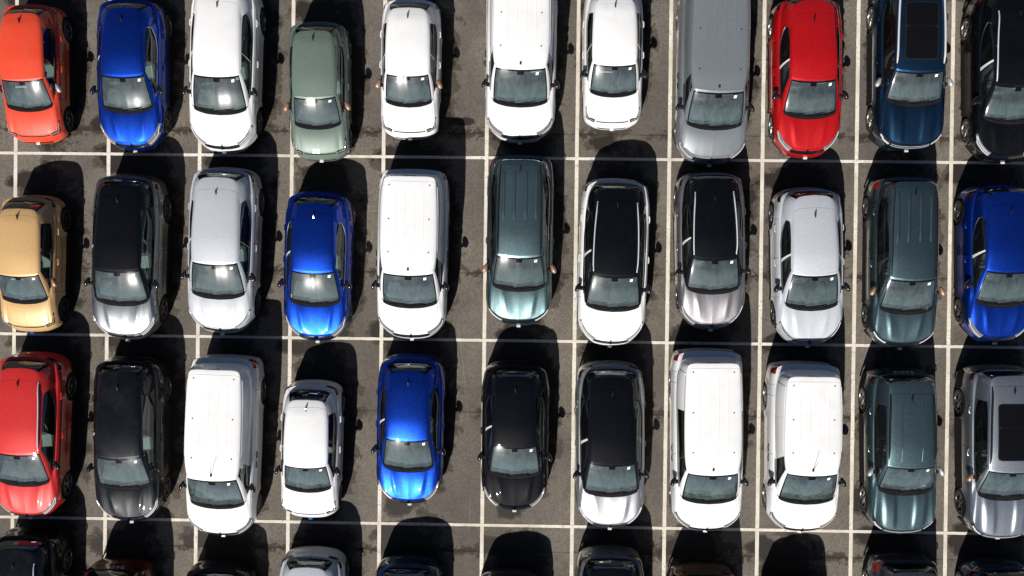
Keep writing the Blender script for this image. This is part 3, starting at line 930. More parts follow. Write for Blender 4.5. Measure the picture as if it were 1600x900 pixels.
        if key == 'V':
            mb = MB(); c = sample(td, tp, [8.0])[0]
            mb.box((0, c[1] - L / 2 + .012, c[2] - .06), (.30, .03, .03), bev=.008)
            add('brake_light', mb.mesh('brake_light'), 'tail')
            for sgn in (-1, 1):
                pm_ = (Ga > 4.55) & (Ga < 5.15) & (gl >= 2) & (gl < len(gr) - 3) & (Gs * sgn > 0)
                add('side_pressing', grid_mesh('side_pressing', GHf, pm_, ct, .004, .02, .008), 'paint')
                if self.van_panel:
                    pm_ = (Ga > 4.08) & (Ga < 4.5) & (gl >= 1) & (gl < len(gr) - 3) & (Gs * sgn > 0)
                    add('side_pressing', grid_mesh('side_pressing', GHf, pm_, ct, .004, .02, .006), 'paint')
        # pillar blacks between the doors
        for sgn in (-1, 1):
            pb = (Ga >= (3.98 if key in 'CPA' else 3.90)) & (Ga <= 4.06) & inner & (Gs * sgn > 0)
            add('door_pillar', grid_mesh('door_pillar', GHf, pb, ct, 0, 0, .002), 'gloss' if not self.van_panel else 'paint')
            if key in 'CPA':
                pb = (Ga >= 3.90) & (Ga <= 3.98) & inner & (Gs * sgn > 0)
                add(*(('pale_pillar_strip' if sgn < 0 else 'door_pillar'), grid_mesh('pale_pillar_strip' if sgn < 0 else 'door_pillar', GHf, pb, ct, 0, 0, .003), 'film' if sgn < 0 else 'gloss'))  # pale strip on the left pillar only, gloss black on the right
        # roof panels
        ri = np.arange(ns - 1)
        sm = RF[len(RF) // 2, :, 1]; smid = (sm[1:] + sm[:-1]) / 2
        rmask = np.broadcast_to((smid < seam_s)[None, :], (RF.shape[0] - 1, ns - 1))
        add('roof_panel', grid_mesh('roof_panel', RFl, rmask, ct, .003, .03), 'roof')
        self.roof_i = self.n() - 1
        add('spoiler', grid_mesh('spoiler', RFl, ~rmask, ct, .003, .035), 'roof')
        # roof ribs
        if key in 'VJD':
            xs_ = {'V': (-.36, -.12, .12, .36), 'J': (-.42, -.15, .15, .42), 'D': (-.26, .26)}[key]
            s0, s1 = {'V': (2.3, 4.05 + ext), 'J': (2.75, 4.1), 'D': (2.0, 3.75)}[key]
            hw = {'V': .035, 'J': .05, 'D': .02}[key]
            for xr in xs_:
                mb = MB(); V, F = [], []
                sq_ = np.linspace(s0, s1, 9)
                for j, ss in enumerate(sq_):
                    hgt = {'V': .003, 'J': .016, 'D': .012}[key] if 0 < j < 8 else -.004
                    z = self.surf_z(xr, ss)
                    for dx, dz in ((-hw, -.004), (-hw * .6, hgt), (hw * .6, hgt), (hw, -.004)):
                        V.append((xr + dx, ss - L / 2, z + dz))
                    if j: F += [((j - 1) * 4 + k, (j - 1) * 4 + k + 1, j * 4 + k + 1, j * 4 + k) for k in range(3)]
                mb.add(V, F)
                add('roof_rib', mb.mesh('roof_rib', sharp=60), 'roof', self.roof_i)
        if key == 'V':
            for xr in (-.52, .52):
                for ss in (2.30, 3.15 + ext / 2, 4.02 + ext):
                    mb = MB(); z = self.surf_z(xr, ss)
                    mb.box((xr, ss - L / 2, z + .004), (.034, .034, .016), bev=.008)
                    add('mount_cap', mb.mesh('mount_cap'), 'plastic', self.roof_i)
        # antenna
        mb = MB()
        if key == 'V':
            ss = 1.86; z = self.surf_z(0, ss)
            mb.box((0, ss - L / 2, z + .018), (.055, .085, .045), taper=.55, bev=.012)
        else:
            ss = {'S': 3.06, 'C': 3.34, 'P': 3.44, 'A': 3.71, 'J': 4.05, 'D': 3.66, 'B': 3.98}[key]
            z = self.surf_z(0, ss)
            V, F = [], []
            for j, (dy, w, h) in enumerate(((-.10, .010, .0), (-.06, .022, .018), (0, .030, .045), (.05, .026, .062), (.075, .016, .058), (.08, .012, .0))):
                V += [(-w, ss + dy - L / 2, z - .005), (-w * .35, ss + dy - L / 2, z + h), (w * .35, ss + dy - L / 2, z + h), (w, ss + dy - L / 2, z - .005)]
                if j: F += [((j - 1) * 4 + k, (j - 1) * 4 + k + 1, j * 4 + k + 1, j * 4 + k) for k in range(3)]
            F += [(0, 1, 2, 3), (20, 23, 22, 21)]
            mb.add(V, F)
        add('antenna', mb.mesh('antenna'), 'antenna')
        # wipers
        for x0, x1, ln in ((.42, -.10, .55), (-.10, -.56, .5)):
            mb = MB()
            p = lambda x, up: self.glass_pt(x, up)
            a, b = p(x0, .015), p((x0 + x1) / 2, .05)
            a2 = a + np.array([0, -.03, .02])
            mb.tube([tuple(a2 + [0, 0, .0]), tuple(b + [0, 0, .03])], .011, 6)
            e0, e1 = p(x0 - .03, .07), p(x1, .035)
            mid = p((x0 + x1) / 2 - .02, .06)
            mb.tube([tuple(e0 + [0, 0, .014]), tuple(mid + [0, 0, .014]), tuple(e1 + [0, 0, .014])], .010, 5)
            add('wiper', mb.mesh('wiper'), 'plastic')
        # washer jet, emblem, plate
        mb = MB(); zf = LB[0]
        k = 11
        c = loc(LB[0, k])
        rot = Matrix.Rotation(math.radians(52), 3, 'X')
        w = {'V': .10, 'C': .10, 'P': .10, 'A': .09}.get(key, 0)
        if w:
            V = [Vector((0, 0, w)), Vector((w * .62, 0, 0)), Vector((0, 0, -w)), Vector((-w * .62, 0, 0))]
            inn = [v * .45 for v in V]
            rt = Matrix.Rotation(math.radians(-38), 3, 'X')
            P = [rt @ v + Vector(c) + Vector((0, -.012, .012)) for v in V + inn] + [rt @ (v + Vector((0, .03, 0))) + Vector(c) + Vector((0, -.004, .0)) for v in V + inn]
            F = [(i, (i + 1) % 4, 4 + (i + 1) % 4, 4 + i) for i in range(4)] + [(i, 8 + i, 8 + (i + 1) % 4, (i + 1) % 4) for i in range(4)]
            mb.add(P, F)
            add('emblem', mb.mesh('emblem', smooth=False), 'gloss')
        mb = MB(); c = loc(LB[0, 5])
        mb.box(tuple(c + np.array([0, -.028, .0])), (.10, .05, .05), Matrix.Rotation(math.radians(-12), 3, 'X'))
        add('number_plate', mb.mesh('number_plate', smooth=False), 'plate')
        # windscreen sticker
        a, b = self.glass_pt(.40 if key != 'S' else .37, .87), self.glass_pt(.47 if key != 'S' else .44, .87)
        c_, d = self.glass_pt(.46 if key != 'S' else .43, .80), self.glass_pt(.39 if key != 'S' else .36, .80)
        V = [tuple(p + np.array([0, -.002, .006])) for p in (a, b, c_, d)]
        V += [(x_, y_, z_ - .003) for x_, y_, z_ in V]
        mb = MB(); mb.add(V, [(0, 1, 2, 3), (7, 6, 5, 4)] + [(i, 4 + i, 4 + (i + 1) % 4, (i + 1) % 4) for i in range(4)])
        add('sticker', mb.mesh('sticker', smooth=False), 'sticker', wi)
        # mirrors
        mp_s = sc + .52
        for sgn in (-1, 1):
            mb = MB()
            zc_ = zb + .055
            xx = np.interp(mp_s, s_col[tt > 2], LB[tt > 2, -1, 0])
            mb.tube([(sgn * (xx - .05), mp_s - L / 2, zb - .01), (sgn * (xx + .04), mp_s - L / 2, zb + .01), (sgn * (xx + .065), mp_s + .005 - L / 2, zc_ - .03)], [.05, .045, .04], 8)
            add('mirror_arm', mb.mesh('mirror_arm'), 'plastic'); ai = self.n() - 1
            mb = MB()
            rot = Matrix.Rotation(sgn * math.radians(24), 3, 'Z')
            V, F = ellipsoid((0, 0, 0), (.066, .136, .082), None, 16, 10, .85)
            V = [Vector((v.x * (1.0 if v.y < .02 else .75), v.y, v.z * (1.05 - .25 * (v.y + .1)))) for v in V]
            V = [rot @ Vector((v.x * sgn, v.y, v.z)) + Vector((sgn * (xx + .088), mp_s + .03 - L / 2, zc_ + .02)) for v in V]
            mb.add(V, F)
            add('mirror_shell', mb.mesh('mirror_shell', sharp=80), 'mirror', ai)
        # wheels
        for sgn in (-1, 1):
            for w in (fw, rw):
                self.wheel(sgn, w, np.interp(w, s_col[tt > 1.8], LB[tt > 1.8, 4, 0]) - .022)
        # cabin and floor
        mb = MB()
        lp = [(o[0] * .93, L * .5 + (o[1] - L * .5) * .96) for o in od[::12]]
        ring = [(x_, s_) for x_, s_ in lp] + [(-x_, s_) for x_, s_ in lp[::-1]]
        kk = len(ring)
        narrow = lambda x_, s_: x_ * (.70 if min(abs(s_ - fw), abs(s_ - rw)) < Ra + .02 else 1.0)
        V = [(narrow(x_, s_), s_ - L / 2, .20) for x_, s_ in ring] + [(narrow(x_, s_), s_ - L / 2, .34) for x_, s_ in ring]
        F = [tuple(range(kk))[::-1], tuple(range(kk, 2 * kk))] + [(i, (i + 1) % kk, kk + (i + 1) % kk, kk + i) for i in range(kk)]
        mb.add(V, F)
        for w in (fw, rw):      # inner wheel housings
            for sgn in (-1, 1):
                mb.box((sgn * (W - .30), w - L / 2, .52), (.06, 2 * Ra, .5))
                mb.box((sgn * (W - .18), w - L / 2, R + Ra + .03), (.26, 1.5 * Ra, .02))
        add('underbody', mb.mesh('underbody', smooth=False), 'under')
        self.interior(loc)

    def n(self): return len(self.parts)
    def add(self, name, me, mat, parent=None, loc=(0, 0, 0)):
        self.parts.append((name, me, mat, parent, loc))
    def surf_z(self, x, s):
        RF = self.RF
        j = int(np.argmin(np.abs(RF[len(RF) // 2, :, 1] - s)))
        row = RF[:, j]
        j2 = min(max(j + (1 if RF[len(RF) // 2, j, 1] < s else -1), 0), RF.shape[1] - 1)
        row2 = RF[:, j2]
        f = 0 if j2 == j else np.clip((s - RF[len(RF) // 2, j, 1]) / (RF[len(RF) // 2, j2, 1] - RF[len(RF) // 2, j, 1]), 0, 1)
        z1 = np.interp(x, row[:, 0], row[:, 2]); z2 = np.interp(x, row2[:, 0], row2[:, 2])
        return z1 * (1 - f) + z2 * f
    def glass_pt(self, x, r):
        """point on the windscreen: x across, r from its foot (0) to its head (1); local frame"""
        ts = np.linspace(0, 2, 60)
        B = sample(self.bd, self.bp, ts); T = sample(self.td, self.tp, ts)
        P = B + (T - B) * r
        ax = abs(x)
        p = np.array([x, np.interp(ax, P[:, 0], P[:, 1]), np.interp(ax, P[:, 0], P[:, 2])])
        bl = 4 * r * (1 - r) * self.q['bulge']
        p[1] -= bl + self.q['L'] / 2; p[2] += .6 * bl
        return p
    def wheel(self, sgn, s, x):
        R = self.q['R']; L = self.q['L']
        w = .20
        lc = (sgn * x, s - L / 2, R)
        flipm = lambda prof: [(r, sgn * xx) for r, xx in prof]
        mb = MB(); mb.lathe_x(flipm([(.0, -.06), (R * .5, -.06), (R * .5, -.075), (R * .2, -.08), (.0, -.08)]), 24)
        wi = self.n(); self.add('wheel', mb.mesh('wheel'), 'brake', None, lc)
        r0 = R * .70
        mb = MB()
        mb.lathe_x(flipm([(r0, -.004), (r0 + .012, .0), (R - .035, .002), (R - .012, -.014), (R, -.035), (R, -w + .035), (R - .012, -w + .012), (r0, -w), (r0, -.004)]), 40)
        self.add('tyre', mb.mesh('tyre', sharp=30), 'tyre', wi)
        mb = MB()
        mb.lathe_x(flipm([(r0 + .006, -.001), (r0 - .014, .002), (r0 - .022, -.012), (r0 - .026, -.12)]), 40)
        if self.key == 'V':
            mb.lathe_x(flipm([(r0 - .03, -.03), (r0 * .72, -.012), (r0 * .35, -.02), (r0 * .30, -.004), (.0, -.002)]), 40)
        else:
            n5 = 5
            for k in range(n5):
                for o in (-.15, .15):
                    a = 2 * math.pi * k / n5 + o * .9
                    a1 = 2 * math.pi * k / n5 + o * .35
                    p0 = Vector((0, math.cos(a1) * .05, math.sin(a1) * .05)); p1 = Vector((0, math.cos(a) * (r0 - .012), math.sin(a) * (r0 - .012)))
                    d = (p1 - p0).normalized(); sd = Vector((1, 0, 0)).cross(d)
                    V = []
                    for p, ww, xo in ((p0, .018, -.008), (p1, .013, -.018)):
                        for e, xi in ((-1, xo - .022), (-.75, xo), (.75, xo), (1, xo - .022)):
                            V.append(p + sd * ww * e + Vector((sgn * xi, 0, 0)))
                    mb.add(V, [(0, 4, 5, 1), (1, 5, 6, 2), (2, 6, 7, 3)])
            mb.lathe_x(flipm([(.062, -.03), (.058, -.006), (.035, .0), (.0, .0)]), 20)
        self.add('rim', mb.mesh('rim', sharp=30), 'rim', wi)
    def interior(self, loc):
        q, L = self.q, self.q['L']
        sc, xb, zb, wt, st = q['sc'], q['xb'], q['zb'], q['wt'], q['st']
        # dashboard: shelf that follows the screen foot
        xs = np.linspace(-.66, .66, 13) * (q['wb'] / .68)
        V, F = [], []
        prof = ((.03, -.10), (.16, -.045), (.42, -.035), (.56, -.06), (.60, -.16), (.58, -.42))
        for i, x in enumerate(xs):
            k = (abs(x) / .7) ** 2
            for ds, dz in prof:
                V.append((x, sc + ds + .10 * k - L / 2, q['zc'] + dz - .03 * k + (.035 * math.exp(-((x + .36) / .17) ** 2) if .3 < ds < .59 else 0)))
            if i: F += [((i - 1) * 6 + j, (i - 1) * 6 + j + 1, i * 6 + j + 1, i * 6 + j) for j in range(5)]
        mb = MB(); mb.add(V, F)
        di = self.n(); self.add('dashboard', mb.mesh('dashboard', sharp=60), 'dash')
        if self.key == 'S':
            mb = MB()
            mb.box((-.20, sc + .60 - L / 2, q['zc'] + .055), (.32, .035, .03), bev=.01)
            mb.box((-.345, sc + .63 - L / 2, q['zc'] + .04), (.03, .07, .03), bev=.01)
            mb.box((-.055, sc + .63 - L / 2, q['zc'] + .04), (.03, .07, .03), bev=.01)
            self.add('dashboard_trim', mb.mesh('dashboard_trim'), 'dash_pale', di)
        mb = MB()      # paper or screen upright at the middle of the dashboard
        mb.box((0, sc + .60 - L / 2, q['zc'] + .0), (.24, .02, .15), Matrix.Rotation(math.radians(-12), 3, 'X'), bev=.006)
        self.add('display', mb.mesh('display'), 'gloss', di)
        # steering wheel on the right-hand side
        mb = MB()
        cy, cz = sc + .78 - L / 2, q['zc'] - .06
        pts = []
        for k in range(25):
            a = 2 * math.pi * k / 24
            pts.append((-.36 + .18 * math.cos(a), cy + .08 * math.sin(a) * -1, cz + .16 * math.sin(a)))
        mb.tube(pts, .016, 6)
        mb.box((-.36, cy, cz - .01), (.15, .05, .12), Matrix.Rotation(math.radians(-28), 3, 'X'), bev=.02)
        for e in (-1, 1):
            mb.tube([(-.36, cy, cz), (-.36 + e * .17, cy, cz + .01)], .014, 6)
        self.add('steering_wheel', mb.mesh('steering_wheel'), 'dash')
        # seats
        zf = zb - .52
        def seat(x, s, w):
            mb = MB()
            mb.box((x, s - .20 - L / 2, zf + .05), (w, .50, .15), Matrix.Rotation(math.radians(4), 3, 'X'), .94, .05)
            mb.box((x, s + .12 - L / 2, zf + .40), (w * .96, .15, .62), Matrix.Rotation(math.radians(-16), 3, 'X'), .80, .05)
            i = self.n(); self.add('seat', mb.mesh('seat', sharp=50), 'seat')
            hx = (x,) if w < .7 else (x - .33, x + .33)
            for h in hx:
                hb = MB()
                hb.box((h, s + .235 - L / 2, zf + .76), (.24, .09, .16), Matrix.Rotation(math.radians(-12), 3, 'X'), .85, .035)
                self.add('headrest', hb.mesh('headrest', sharp=50), 'seat', i)
            return i
        s_fr = sc + 1.32
        for x in (-.36, .36):
            si = seat(x, s_fr, .48)
            if x > 0:
                mb = MB()
                mb.box((x + .03, s_fr - .20 - L / 2, zf + .136), (.26, .32, .006), Matrix.Rotation(math.radians(8), 3, 'Z'))
                self.add('pale_sheet', mb.mesh('pale_sheet', smooth=False), 'film', si)  # flat pale sheet on one front seat only
        if not self.van_panel:
            seat(0, s_fr + .85, 1.22)
        else:
            mb = MB(); mb.box((0, s_fr + .33 - L / 2, .95), (2 * xb - .12, .03, 1.3))
            self.add('bulkhead', mb.mesh('bulkhead', smooth=False), 'dash')
        mb = MB()      # cabin floor and boot shelf
        mb.box((0, (sc + .55 + q['srb'] - .35) / 2 - L / 2, .40), (2 * xb - .10, q['srb'] - sc - .9, .04))
        if not self.van_panel:
            mb.box((0, (s_fr + 1.12 + q['srb'] - .15) / 2 - L / 2, zb - .12), (2 * xb - .14, max(.1, q['srb'] - s_fr - 1.27), .02))
        self.add('cabin_floor', mb.mesh('cabin_floor', smooth=False), 'carpet')
        # pale inner trim of the door pillars
        for sgn in (-1, 1):
            b = sample(self.bd, self.bp, [3.98])[0]; t = sample(self.td, self.tp, [3.98])[0]
            mb = MB()
            pts = [b + (t - b) * r for r in (.02, .35, .7, .95)]
            mb.tube([(sgn * (p[0] - .035 + .02 * 4 * r * (1 - r)), p[1] - L / 2, p[2]) for p, r in zip(pts, (.02, .35, .7, .95))], .03, 6)
            self.add('pillar_trim', mb.mesh('pillar_trim'), 'headlining')

TYPES = {}
def get_type(key, glazed=False, ext=0.0):
    k = (key, glazed, ext)
    if k not in TYPES:
        TYPES[k] = CarType(key, ext, rear_glass_side=glazed)
    return TYPES[k]

def rail_meshes(ct):
    if hasattr(ct, 'rails'): return ct.rails
    q, L = ct.q, ct.q['L']
    ct.rails = []
    s0, s1 = q['st'] + .12, ct.seam_s - .06
    if ct.key in 'DB': s0 += .12
    for sgn in (-1, 1):
        mb = MB()
        n = 14
        pts, rad = [], []
        for i in range(n + 1):
            s = s0 + (s1 - s0) * i / n
            j = int(np.argmin(np.abs(ct.RF[0, :, 1] - s)))
            xr = abs(np.interp(s, ct.RF[-1, :, 1], ct.RF[-1, :, 0])) - .045
            z = ct.surf_z(xr, s)
            e = min(1, min(i, n - i) / 1.2)
            pts.append((sgn * xr, s - L / 2, z + .004 + .030 * e)); rad.append((.012 + .006 * e) * (1.5 if ct.key in 'DB' else 1))
        mb.tube(pts, rad, 8, 1.2)
        for i in (0, n // 2, n):
            mb.box((pts[i][0], pts[i][1], pts[i][2] - .018), (.026, .09, .034), bev=.006)
        ct.rails.append(mb.mesh('roof_rail', sharp=50))
    return ct.rails

def sunroof_mesh(ct):
    if hasattr(ct, 'sunroof'): return ct.sunroof
    L = ct.q['L']; st = ct.q['st']
    ct.sunroof = []
    def slab(x0, s0, s1, lift, rad):
        nx, ns_ = 9, 15
        P = np.zeros((nx, ns_, 3))
        for i in range(nx):
            for j in range(ns_):
                a, b = -1 + 2 * i / (nx - 1), -1 + 2 * j / (ns_ - 1)
                x = x0 * a; s = (s0 + s1) / 2 + (s1 - s0) / 2 * b
                # round the corners
                dx, ds = max(0, abs(x) - (x0 - rad)), max(0, abs(s - (s0 + s1) / 2) - ((s1 - s0) / 2 - rad))
                h = math.hypot(dx, ds)
                if h > rad:
                    x -= math.copysign(dx * (1 - rad / h), x); s -= math.copysign(ds * (1 - rad / h), s - (s0 + s1) / 2)
                P[i, j] = (x, s - L / 2, ct.surf_z(x, s) + lift)
        return P
    s0 = st + .30
    ct.sunroof.append(('sunroof', grid_mesh('sunroof', slab(.40, s0, s0 + .82, .006, .07), None, (0, 0, 0), 0, .012), 'frit'))
    ct.sunroof.append(('sunroof', grid_mesh('sunroof', slab(.40, s0 + .83, s0 + 1.42, .006, .07), None, (0, 0, 0), 0, .012), 'frit'))
    P = slab(.425, s0 - .025, s0 + 1.445, .003, .085)
    ct.sunroof.append(('sunroof_seal', grid_mesh('sunroof_seal', P, None, (0, 0, 0), 0, .008), 'plastic'))
    return ct.sunroof

def text_mesh(body, size):
    cu = bpy.data.curves.new("lettering", 'FONT')
    cu.body = body; cu.size = size; cu.extrude = .004; cu.align_x = 'CENTER'; cu.space_character = 1.5
    o = bpy.data.objects.new("lettering", cu)
    COL.objects.link(o)
    dg = bpy.context.evaluated_depsgraph_get()
    me = bpy.data.meshes.new_from_object(o.evaluated_get(dg))
    bpy.data.objects.remove(o)
    bpy.data.curves.remove(cu)
    return me

LETTER = {}
def place_car(name, key, x, y, yaw, colour, label, category, group, roof=None, rails=None, sunroof=False, glazed=False, mirror='gloss', trim='plastic',
              handle=None, plate='plate', rim='rim', whip=False, letters=None, rear_side='dark_glass', antenna='gloss', ext=0.0):
    ct = get_type(key, glazed, ext)
    root = bpy.data.objects.new(name, None)
    root.empty_display_size = .3
    COL.objects.link(root)
    root.location = (x, y, 0)
    root.rotation_euler = (0, 0, math.radians(yaw))
    tag(root, label, category, group)
    pm = PAINT[colour]
    rm = PAINT[roof] if roof else pm
    res = {'paint': pm, 'roof': rm, 'mirror': PAINT.get(mirror) if mirror in PAINT and mirror != 'bronze' else M.get(mirror), 'handle': M[handle] if handle else pm, 'trim': M[trim],
           'plate': M[plate], 'rim': M[rim], 'rear_side_glass': M[rear_side], 'antenna': pm if antenna == 'paint' else M[antenna]}
    objs = []
    def put(nm, me, mk, parent, loc=(0, 0, 0)):
        if mk is not None and not me.materials:
            me.materials.append(None)
        o = bpy.data.objects.new(nm, me)
        COL.objects.link(o)
        o.parent = parent
        o.location = loc
        if mk is not None:
            o.material_slots[0].link = 'OBJECT'
            o.material_slots[0].material = res.get(mk) or M[mk]
        return o
    for nm, me, mk, par, loc in ct.parts:
        if nm == 'cabin_frame' and False: continue
        objs.append(put(nm, me, mk, root if par is None else objs[par], loc))
    if rails:
        for me in rail_meshes(ct):
            put('roof_rail', me, rails, root)
    if sunroof:
        for nm, me, mk in sunroof_mesh(ct):
            put(nm, me, mk, root)
    if whip:
        if not hasattr(ct, 'whip'):
            mb = MB(); z = ct.surf_z(0, 1.86)
            mb.tube([(0, 1.86 - ct.q['L'] / 2, z + .03), (.03, 2.0 - ct.q['L'] / 2, z + .14), (.06, 2.14 - ct.q['L'] / 2, z + .27)], [.007, .005, .004], 5)
            ct.whip = mb.mesh('whip_aerial')
        put('whip_aerial', ct.whip, 'plastic', root)
    if letters:
        if letters not in LETTER: LETTER[letters] = text_mesh(letters, .13)
        L = ct.q['L']
        o = put('lettering', LETTER[letters], 'led', root)
        # stands on the tailgate, read from behind the car
        o.rotation_euler = (math.radians(52), 0, math.radians(180))
        o.location = (0, L / 2 - .045, ct.q['zr'] - .10)
    return root

# ------------------------------------------------------------------ the cars: body style, place, heading, colours
SMALL, HATCH, CROSS, SUV, ESTATE, VAN = "small hatchback", "hatchback", "crossover", "suv", "estate car", "van"
CARS = [
 # back row
 ('small_hatchback', 'S', -13.41, 5.43, 1.6, 'orange', "small orange hatchback with grey mirror caps", SMALL, dict(mirror='silver_shell', antenna='gloss')),
 ('hatchback', 'C', -10.78, 5.43, 0.6, 'blue', "metallic blue hatchback with bright window trim between orange and white cars", HATCH, dict(trim='chrome', antenna='gloss')),
 ('crossover', 'A', -8.25, 5.61, -0.9, 'white', "all white crossover with black mirrors between blue hatchback and grey green car", CROSS, dict()),
 ('small_hatchback', 'S', -5.71, 5.03, 1.4, 'green', "small grey green hatchback with copper mirror caps", SMALL, dict(mirror='bronze')),
 ('small_hatchback', 'S', -3.28, 5.64, -0.2, 'white', "small white hatchback with copper mirror caps beside grey green hatchback", SMALL, dict(mirror='bronze')),
 ('panel_van', 'V', -0.33, 5.99, -0.4, 'white', "white panel van parked between two small white hatchbacks", VAN, dict()),
 ('small_hatchback', 'S', 2.10, 5.95, 0.2, 'white', "small white hatchback with black mirrors beside grey van", SMALL, dict()),
 ('panel_van', 'V', 4.75, 5.61, -0.5, 'grey', "grey panel van with ribbed roof, the only grey van", VAN, dict(ext=.34)),
 ('hatchback', 'P', 7.22, 5.50, 0.9, 'red', "red hatchback with black mirrors parked beside grey van", HATCH, dict(trim='chrome')),
 ('suv', 'B', 9.89, 5.87, 0.2, 'navy', "dark blue suv with glass sunroof and silver roof rails", SUV, dict(rails='alu', sunroof=True, mirror='silver_shell', rim='rim')),
 ('suv', 'A', 12.43, 5.55, 0.6, 'black', "black suv with bright roof rails beside dark blue sunroof suv", SUV, dict(rails='alu', trim='chrome', mirror='blackblue')),
 # second row
 ('small_hatchback', 'S', -13.46, 0.31, -0.6, 'gold', "small sand gold hatchback with copper mirror caps", SMALL, dict(mirror='bronze', plate='plate_blue', rim='rim_dark')),
 ('suv', 'A', -10.81, 0.52, -1.1, 'steel', "steel grey suv with black roof beside gold hatchback", SUV, dict(roof='black', handle='chrome')),
 ('crossover', 'A', -8.24, 0.73, -1.2, 'silver', "pale silver crossover with silver roof beside black roofed grey suv", CROSS, dict()),
 ('hatchback', 'C', -5.71, 0.35, -0.9, 'blue', "metallic blue hatchback between pale silver crossover and white van", HATCH, dict(trim='chrome', antenna='gloss')),
 ('panel_van', 'V', -3.16, 0.68, -0.5, 'white', "white panel van between blue hatchback and teal grey estate", VAN, dict()),
 ('estate_car', 'J', -0.31, 1.08, -0.2, 'teal', "teal grey estate with ribbed roof beside white panel van", ESTATE, dict(mirror='bronze', rails='plastic')),
 ('suv', 'A', 2.18, 0.54, -1.3, 'white', "white suv with black roof and bright roof rails", SUV, dict(roof='black', rails='alu')),
 ('crossover', 'P', 4.75, 0.88, 1.6, 'mauve', "warm silver crossover with black roof and bright roof rails", CROSS, dict(roof='black', rails='alu', handle='chrome')),
 ('crossover', 'P', 7.33, 0.48, 1.6, 'silver', "pale silver crossover with black mirrors beside dark teal estate", CROSS, dict(rim='rim_dark')),
 ('estate_car', 'J', 9.82, 0.61, 0.2, 'tealdark', "dark teal estate with ribbed roof beside pale silver crossover", ESTATE, dict(mirror='bronze', rails='plastic', rim='rim_dark')),
 ('crossover', 'P', 12.30, 0.63, 0.9, 'blue', "metallic blue crossover with bright window trim beside dark teal estate", CROSS, dict(trim='chrome', antenna='gloss', rim='rim_dark')),
 # third row
 ('suv', 'A', -13.40, -4.32, -1.5, 'coral', "large red suv with bright roof rail beside all black suv", SUV, dict(rails='alu', antenna='gloss')),
 ('suv', 'A', -10.72, -4.38, 0.6, 'blackblue', "all black suv with dusty roof between red suv and white van", SUV, dict(mirror='blackblue')),
 ('panel_van', 'V', -8.18, -4.53, -1.3, 'white', "white panel van with whip aerial beside all black suv", VAN, dict(whip=True, ext=.34)),
 ('small_hatchback', 'S', -5.83, -4.60, -0.9, 'white', "small white hatchback between white van and blue hatchback", SMALL, dict(plate='plate_blue')),
 ('hatchback', 'C', -3.18, -4.01, -0.6, 'blue', "metallic blue hatchback between small white hatchback and black hatchback", HATCH, dict(antenna='gloss')),
 ('hatchback', 'C', -0.37, -4.14, 0.0, 'black', "black hatchback between blue hatchback and silver black roofed suv", HATCH, dict()),
 ('suv', 'A', 2.16, -4.34, 0.8, 'silverlight', "bright silver suv with black roof beside black hatchback", SUV, dict(roof='black', handle='chrome')),
 ('glazed_van', 'V', 4.72, -4.18, 0.8, 'white', "white van with rear side windows beside bright silver suv", VAN, dict(glazed=True, ext=.34)),
 ('panel_van', 'V', 7.26, -4.32, 0.2, 'white', "white panel van with whip aerial beside teal suv", VAN, dict(whip=True)),
 ('suv', 'D', 9.83, -4.37, 1.0, 'teal', "teal suv with black roof rails and domed bonnet beside white van", SUV, dict(rails='plastic', mirror='silver_shell', letters='DACIA')),
 ('suv', 'B', 12.41, -4.35, 1.1, 'bluesilver', "blue silver suv with glass sunroof and copper mirror caps", SUV, dict(rails='plastic', sunroof=True, mirror='bronze', rim='rim_dark')),
 # front row
 ('suv', 'A', -13.45, -9.09, -0.5, 'blackblue', "black suv with bright roof rails beside dark red suv", SUV, dict(rails='alu', mirror='blackblue')),
 ('suv', 'D', -10.99, -9.86, 0.0, 'maroon', "dark red suv with lettering on its tailgate", SUV, dict(letters='DACIA', rails='plastic')),
 ('hatchback', 'C', -8.32, -9.69, -0.3, 'black', "black hatchback beside dark red suv with lettering", HATCH, dict()),
 ('crossover', 'P', -5.76, -9.38, -0.4, 'silver', "pale silver crossover beside dark blue hatchback", CROSS, dict()),
 ('hatchback', 'C', -3.20, -9.47, 0.0, 'navy', "dark blue hatchback beside pale silver crossover", HATCH, dict()),
 ('hatchback', 'C', -0.46, -9.82, 0.0, 'darkgrey', "dark grey hatchback beside silver suv with black roof", HATCH, dict()),
 ('suv', 'A', 2.21, -9.33, 0.3, 'steel', "steel grey suv with black roof beside bronze suv", SUV, dict(roof='black')),
 ('suv', 'D', 4.67, -9.70, 0.5, 'bronze', "bronze brown suv beside steel grey suv with black roof", SUV, dict(rails='plastic')),
 ('small_hatchback', 'S', 7.08, -9.66, 0.5, 'black', "small black hatchback beside bronze suv", SMALL, dict()),
 ('estate_car', 'J', 9.97, -9.41, 0.5, 'darkgrey', "dark grey estate with lettering on its tailgate", ESTATE, dict(letters='DACIA', rails='plastic')),
 ('crossover', 'P', 12.49, -9.36, 0.7, 'navy', "dark blue crossover beside dark grey estate", CROSS, dict()),
]

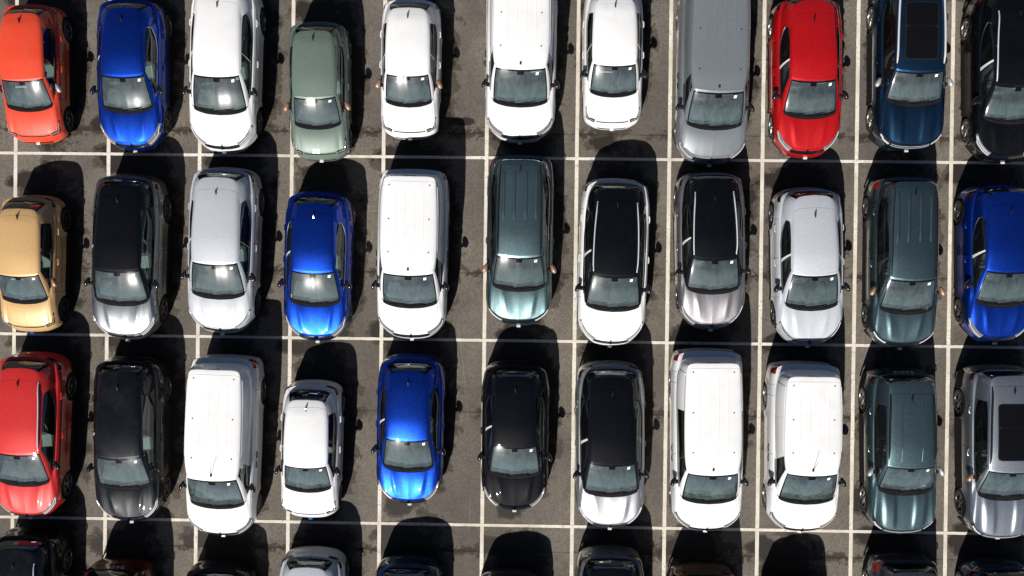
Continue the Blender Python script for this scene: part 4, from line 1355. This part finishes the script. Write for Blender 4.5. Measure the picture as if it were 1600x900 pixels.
# damp asphalt left by a shower under and behind the cars, drying unevenly
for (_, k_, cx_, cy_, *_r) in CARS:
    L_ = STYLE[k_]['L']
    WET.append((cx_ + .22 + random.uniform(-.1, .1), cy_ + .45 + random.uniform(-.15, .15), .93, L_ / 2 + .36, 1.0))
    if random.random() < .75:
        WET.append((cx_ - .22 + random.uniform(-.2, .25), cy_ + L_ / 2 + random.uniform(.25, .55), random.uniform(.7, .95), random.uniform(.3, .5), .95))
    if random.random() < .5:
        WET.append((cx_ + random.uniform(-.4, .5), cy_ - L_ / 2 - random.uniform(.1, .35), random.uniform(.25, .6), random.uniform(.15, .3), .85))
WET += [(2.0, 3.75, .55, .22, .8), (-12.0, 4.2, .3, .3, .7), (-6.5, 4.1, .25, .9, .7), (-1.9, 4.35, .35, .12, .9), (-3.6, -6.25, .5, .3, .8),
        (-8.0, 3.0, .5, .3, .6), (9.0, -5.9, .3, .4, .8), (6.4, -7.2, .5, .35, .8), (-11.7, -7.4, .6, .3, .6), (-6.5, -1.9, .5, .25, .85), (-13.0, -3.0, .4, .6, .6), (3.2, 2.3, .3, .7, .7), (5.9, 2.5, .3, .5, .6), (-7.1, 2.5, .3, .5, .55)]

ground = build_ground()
build_lines(ground)
for (nm, k_, cx_, cy_, yaw_, colr, lab, cat, kw) in CARS:
    place_car(nm, k_, cx_, cy_, yaw_, colr, lab, cat, "vehicles parked nose out in the bays", **kw)
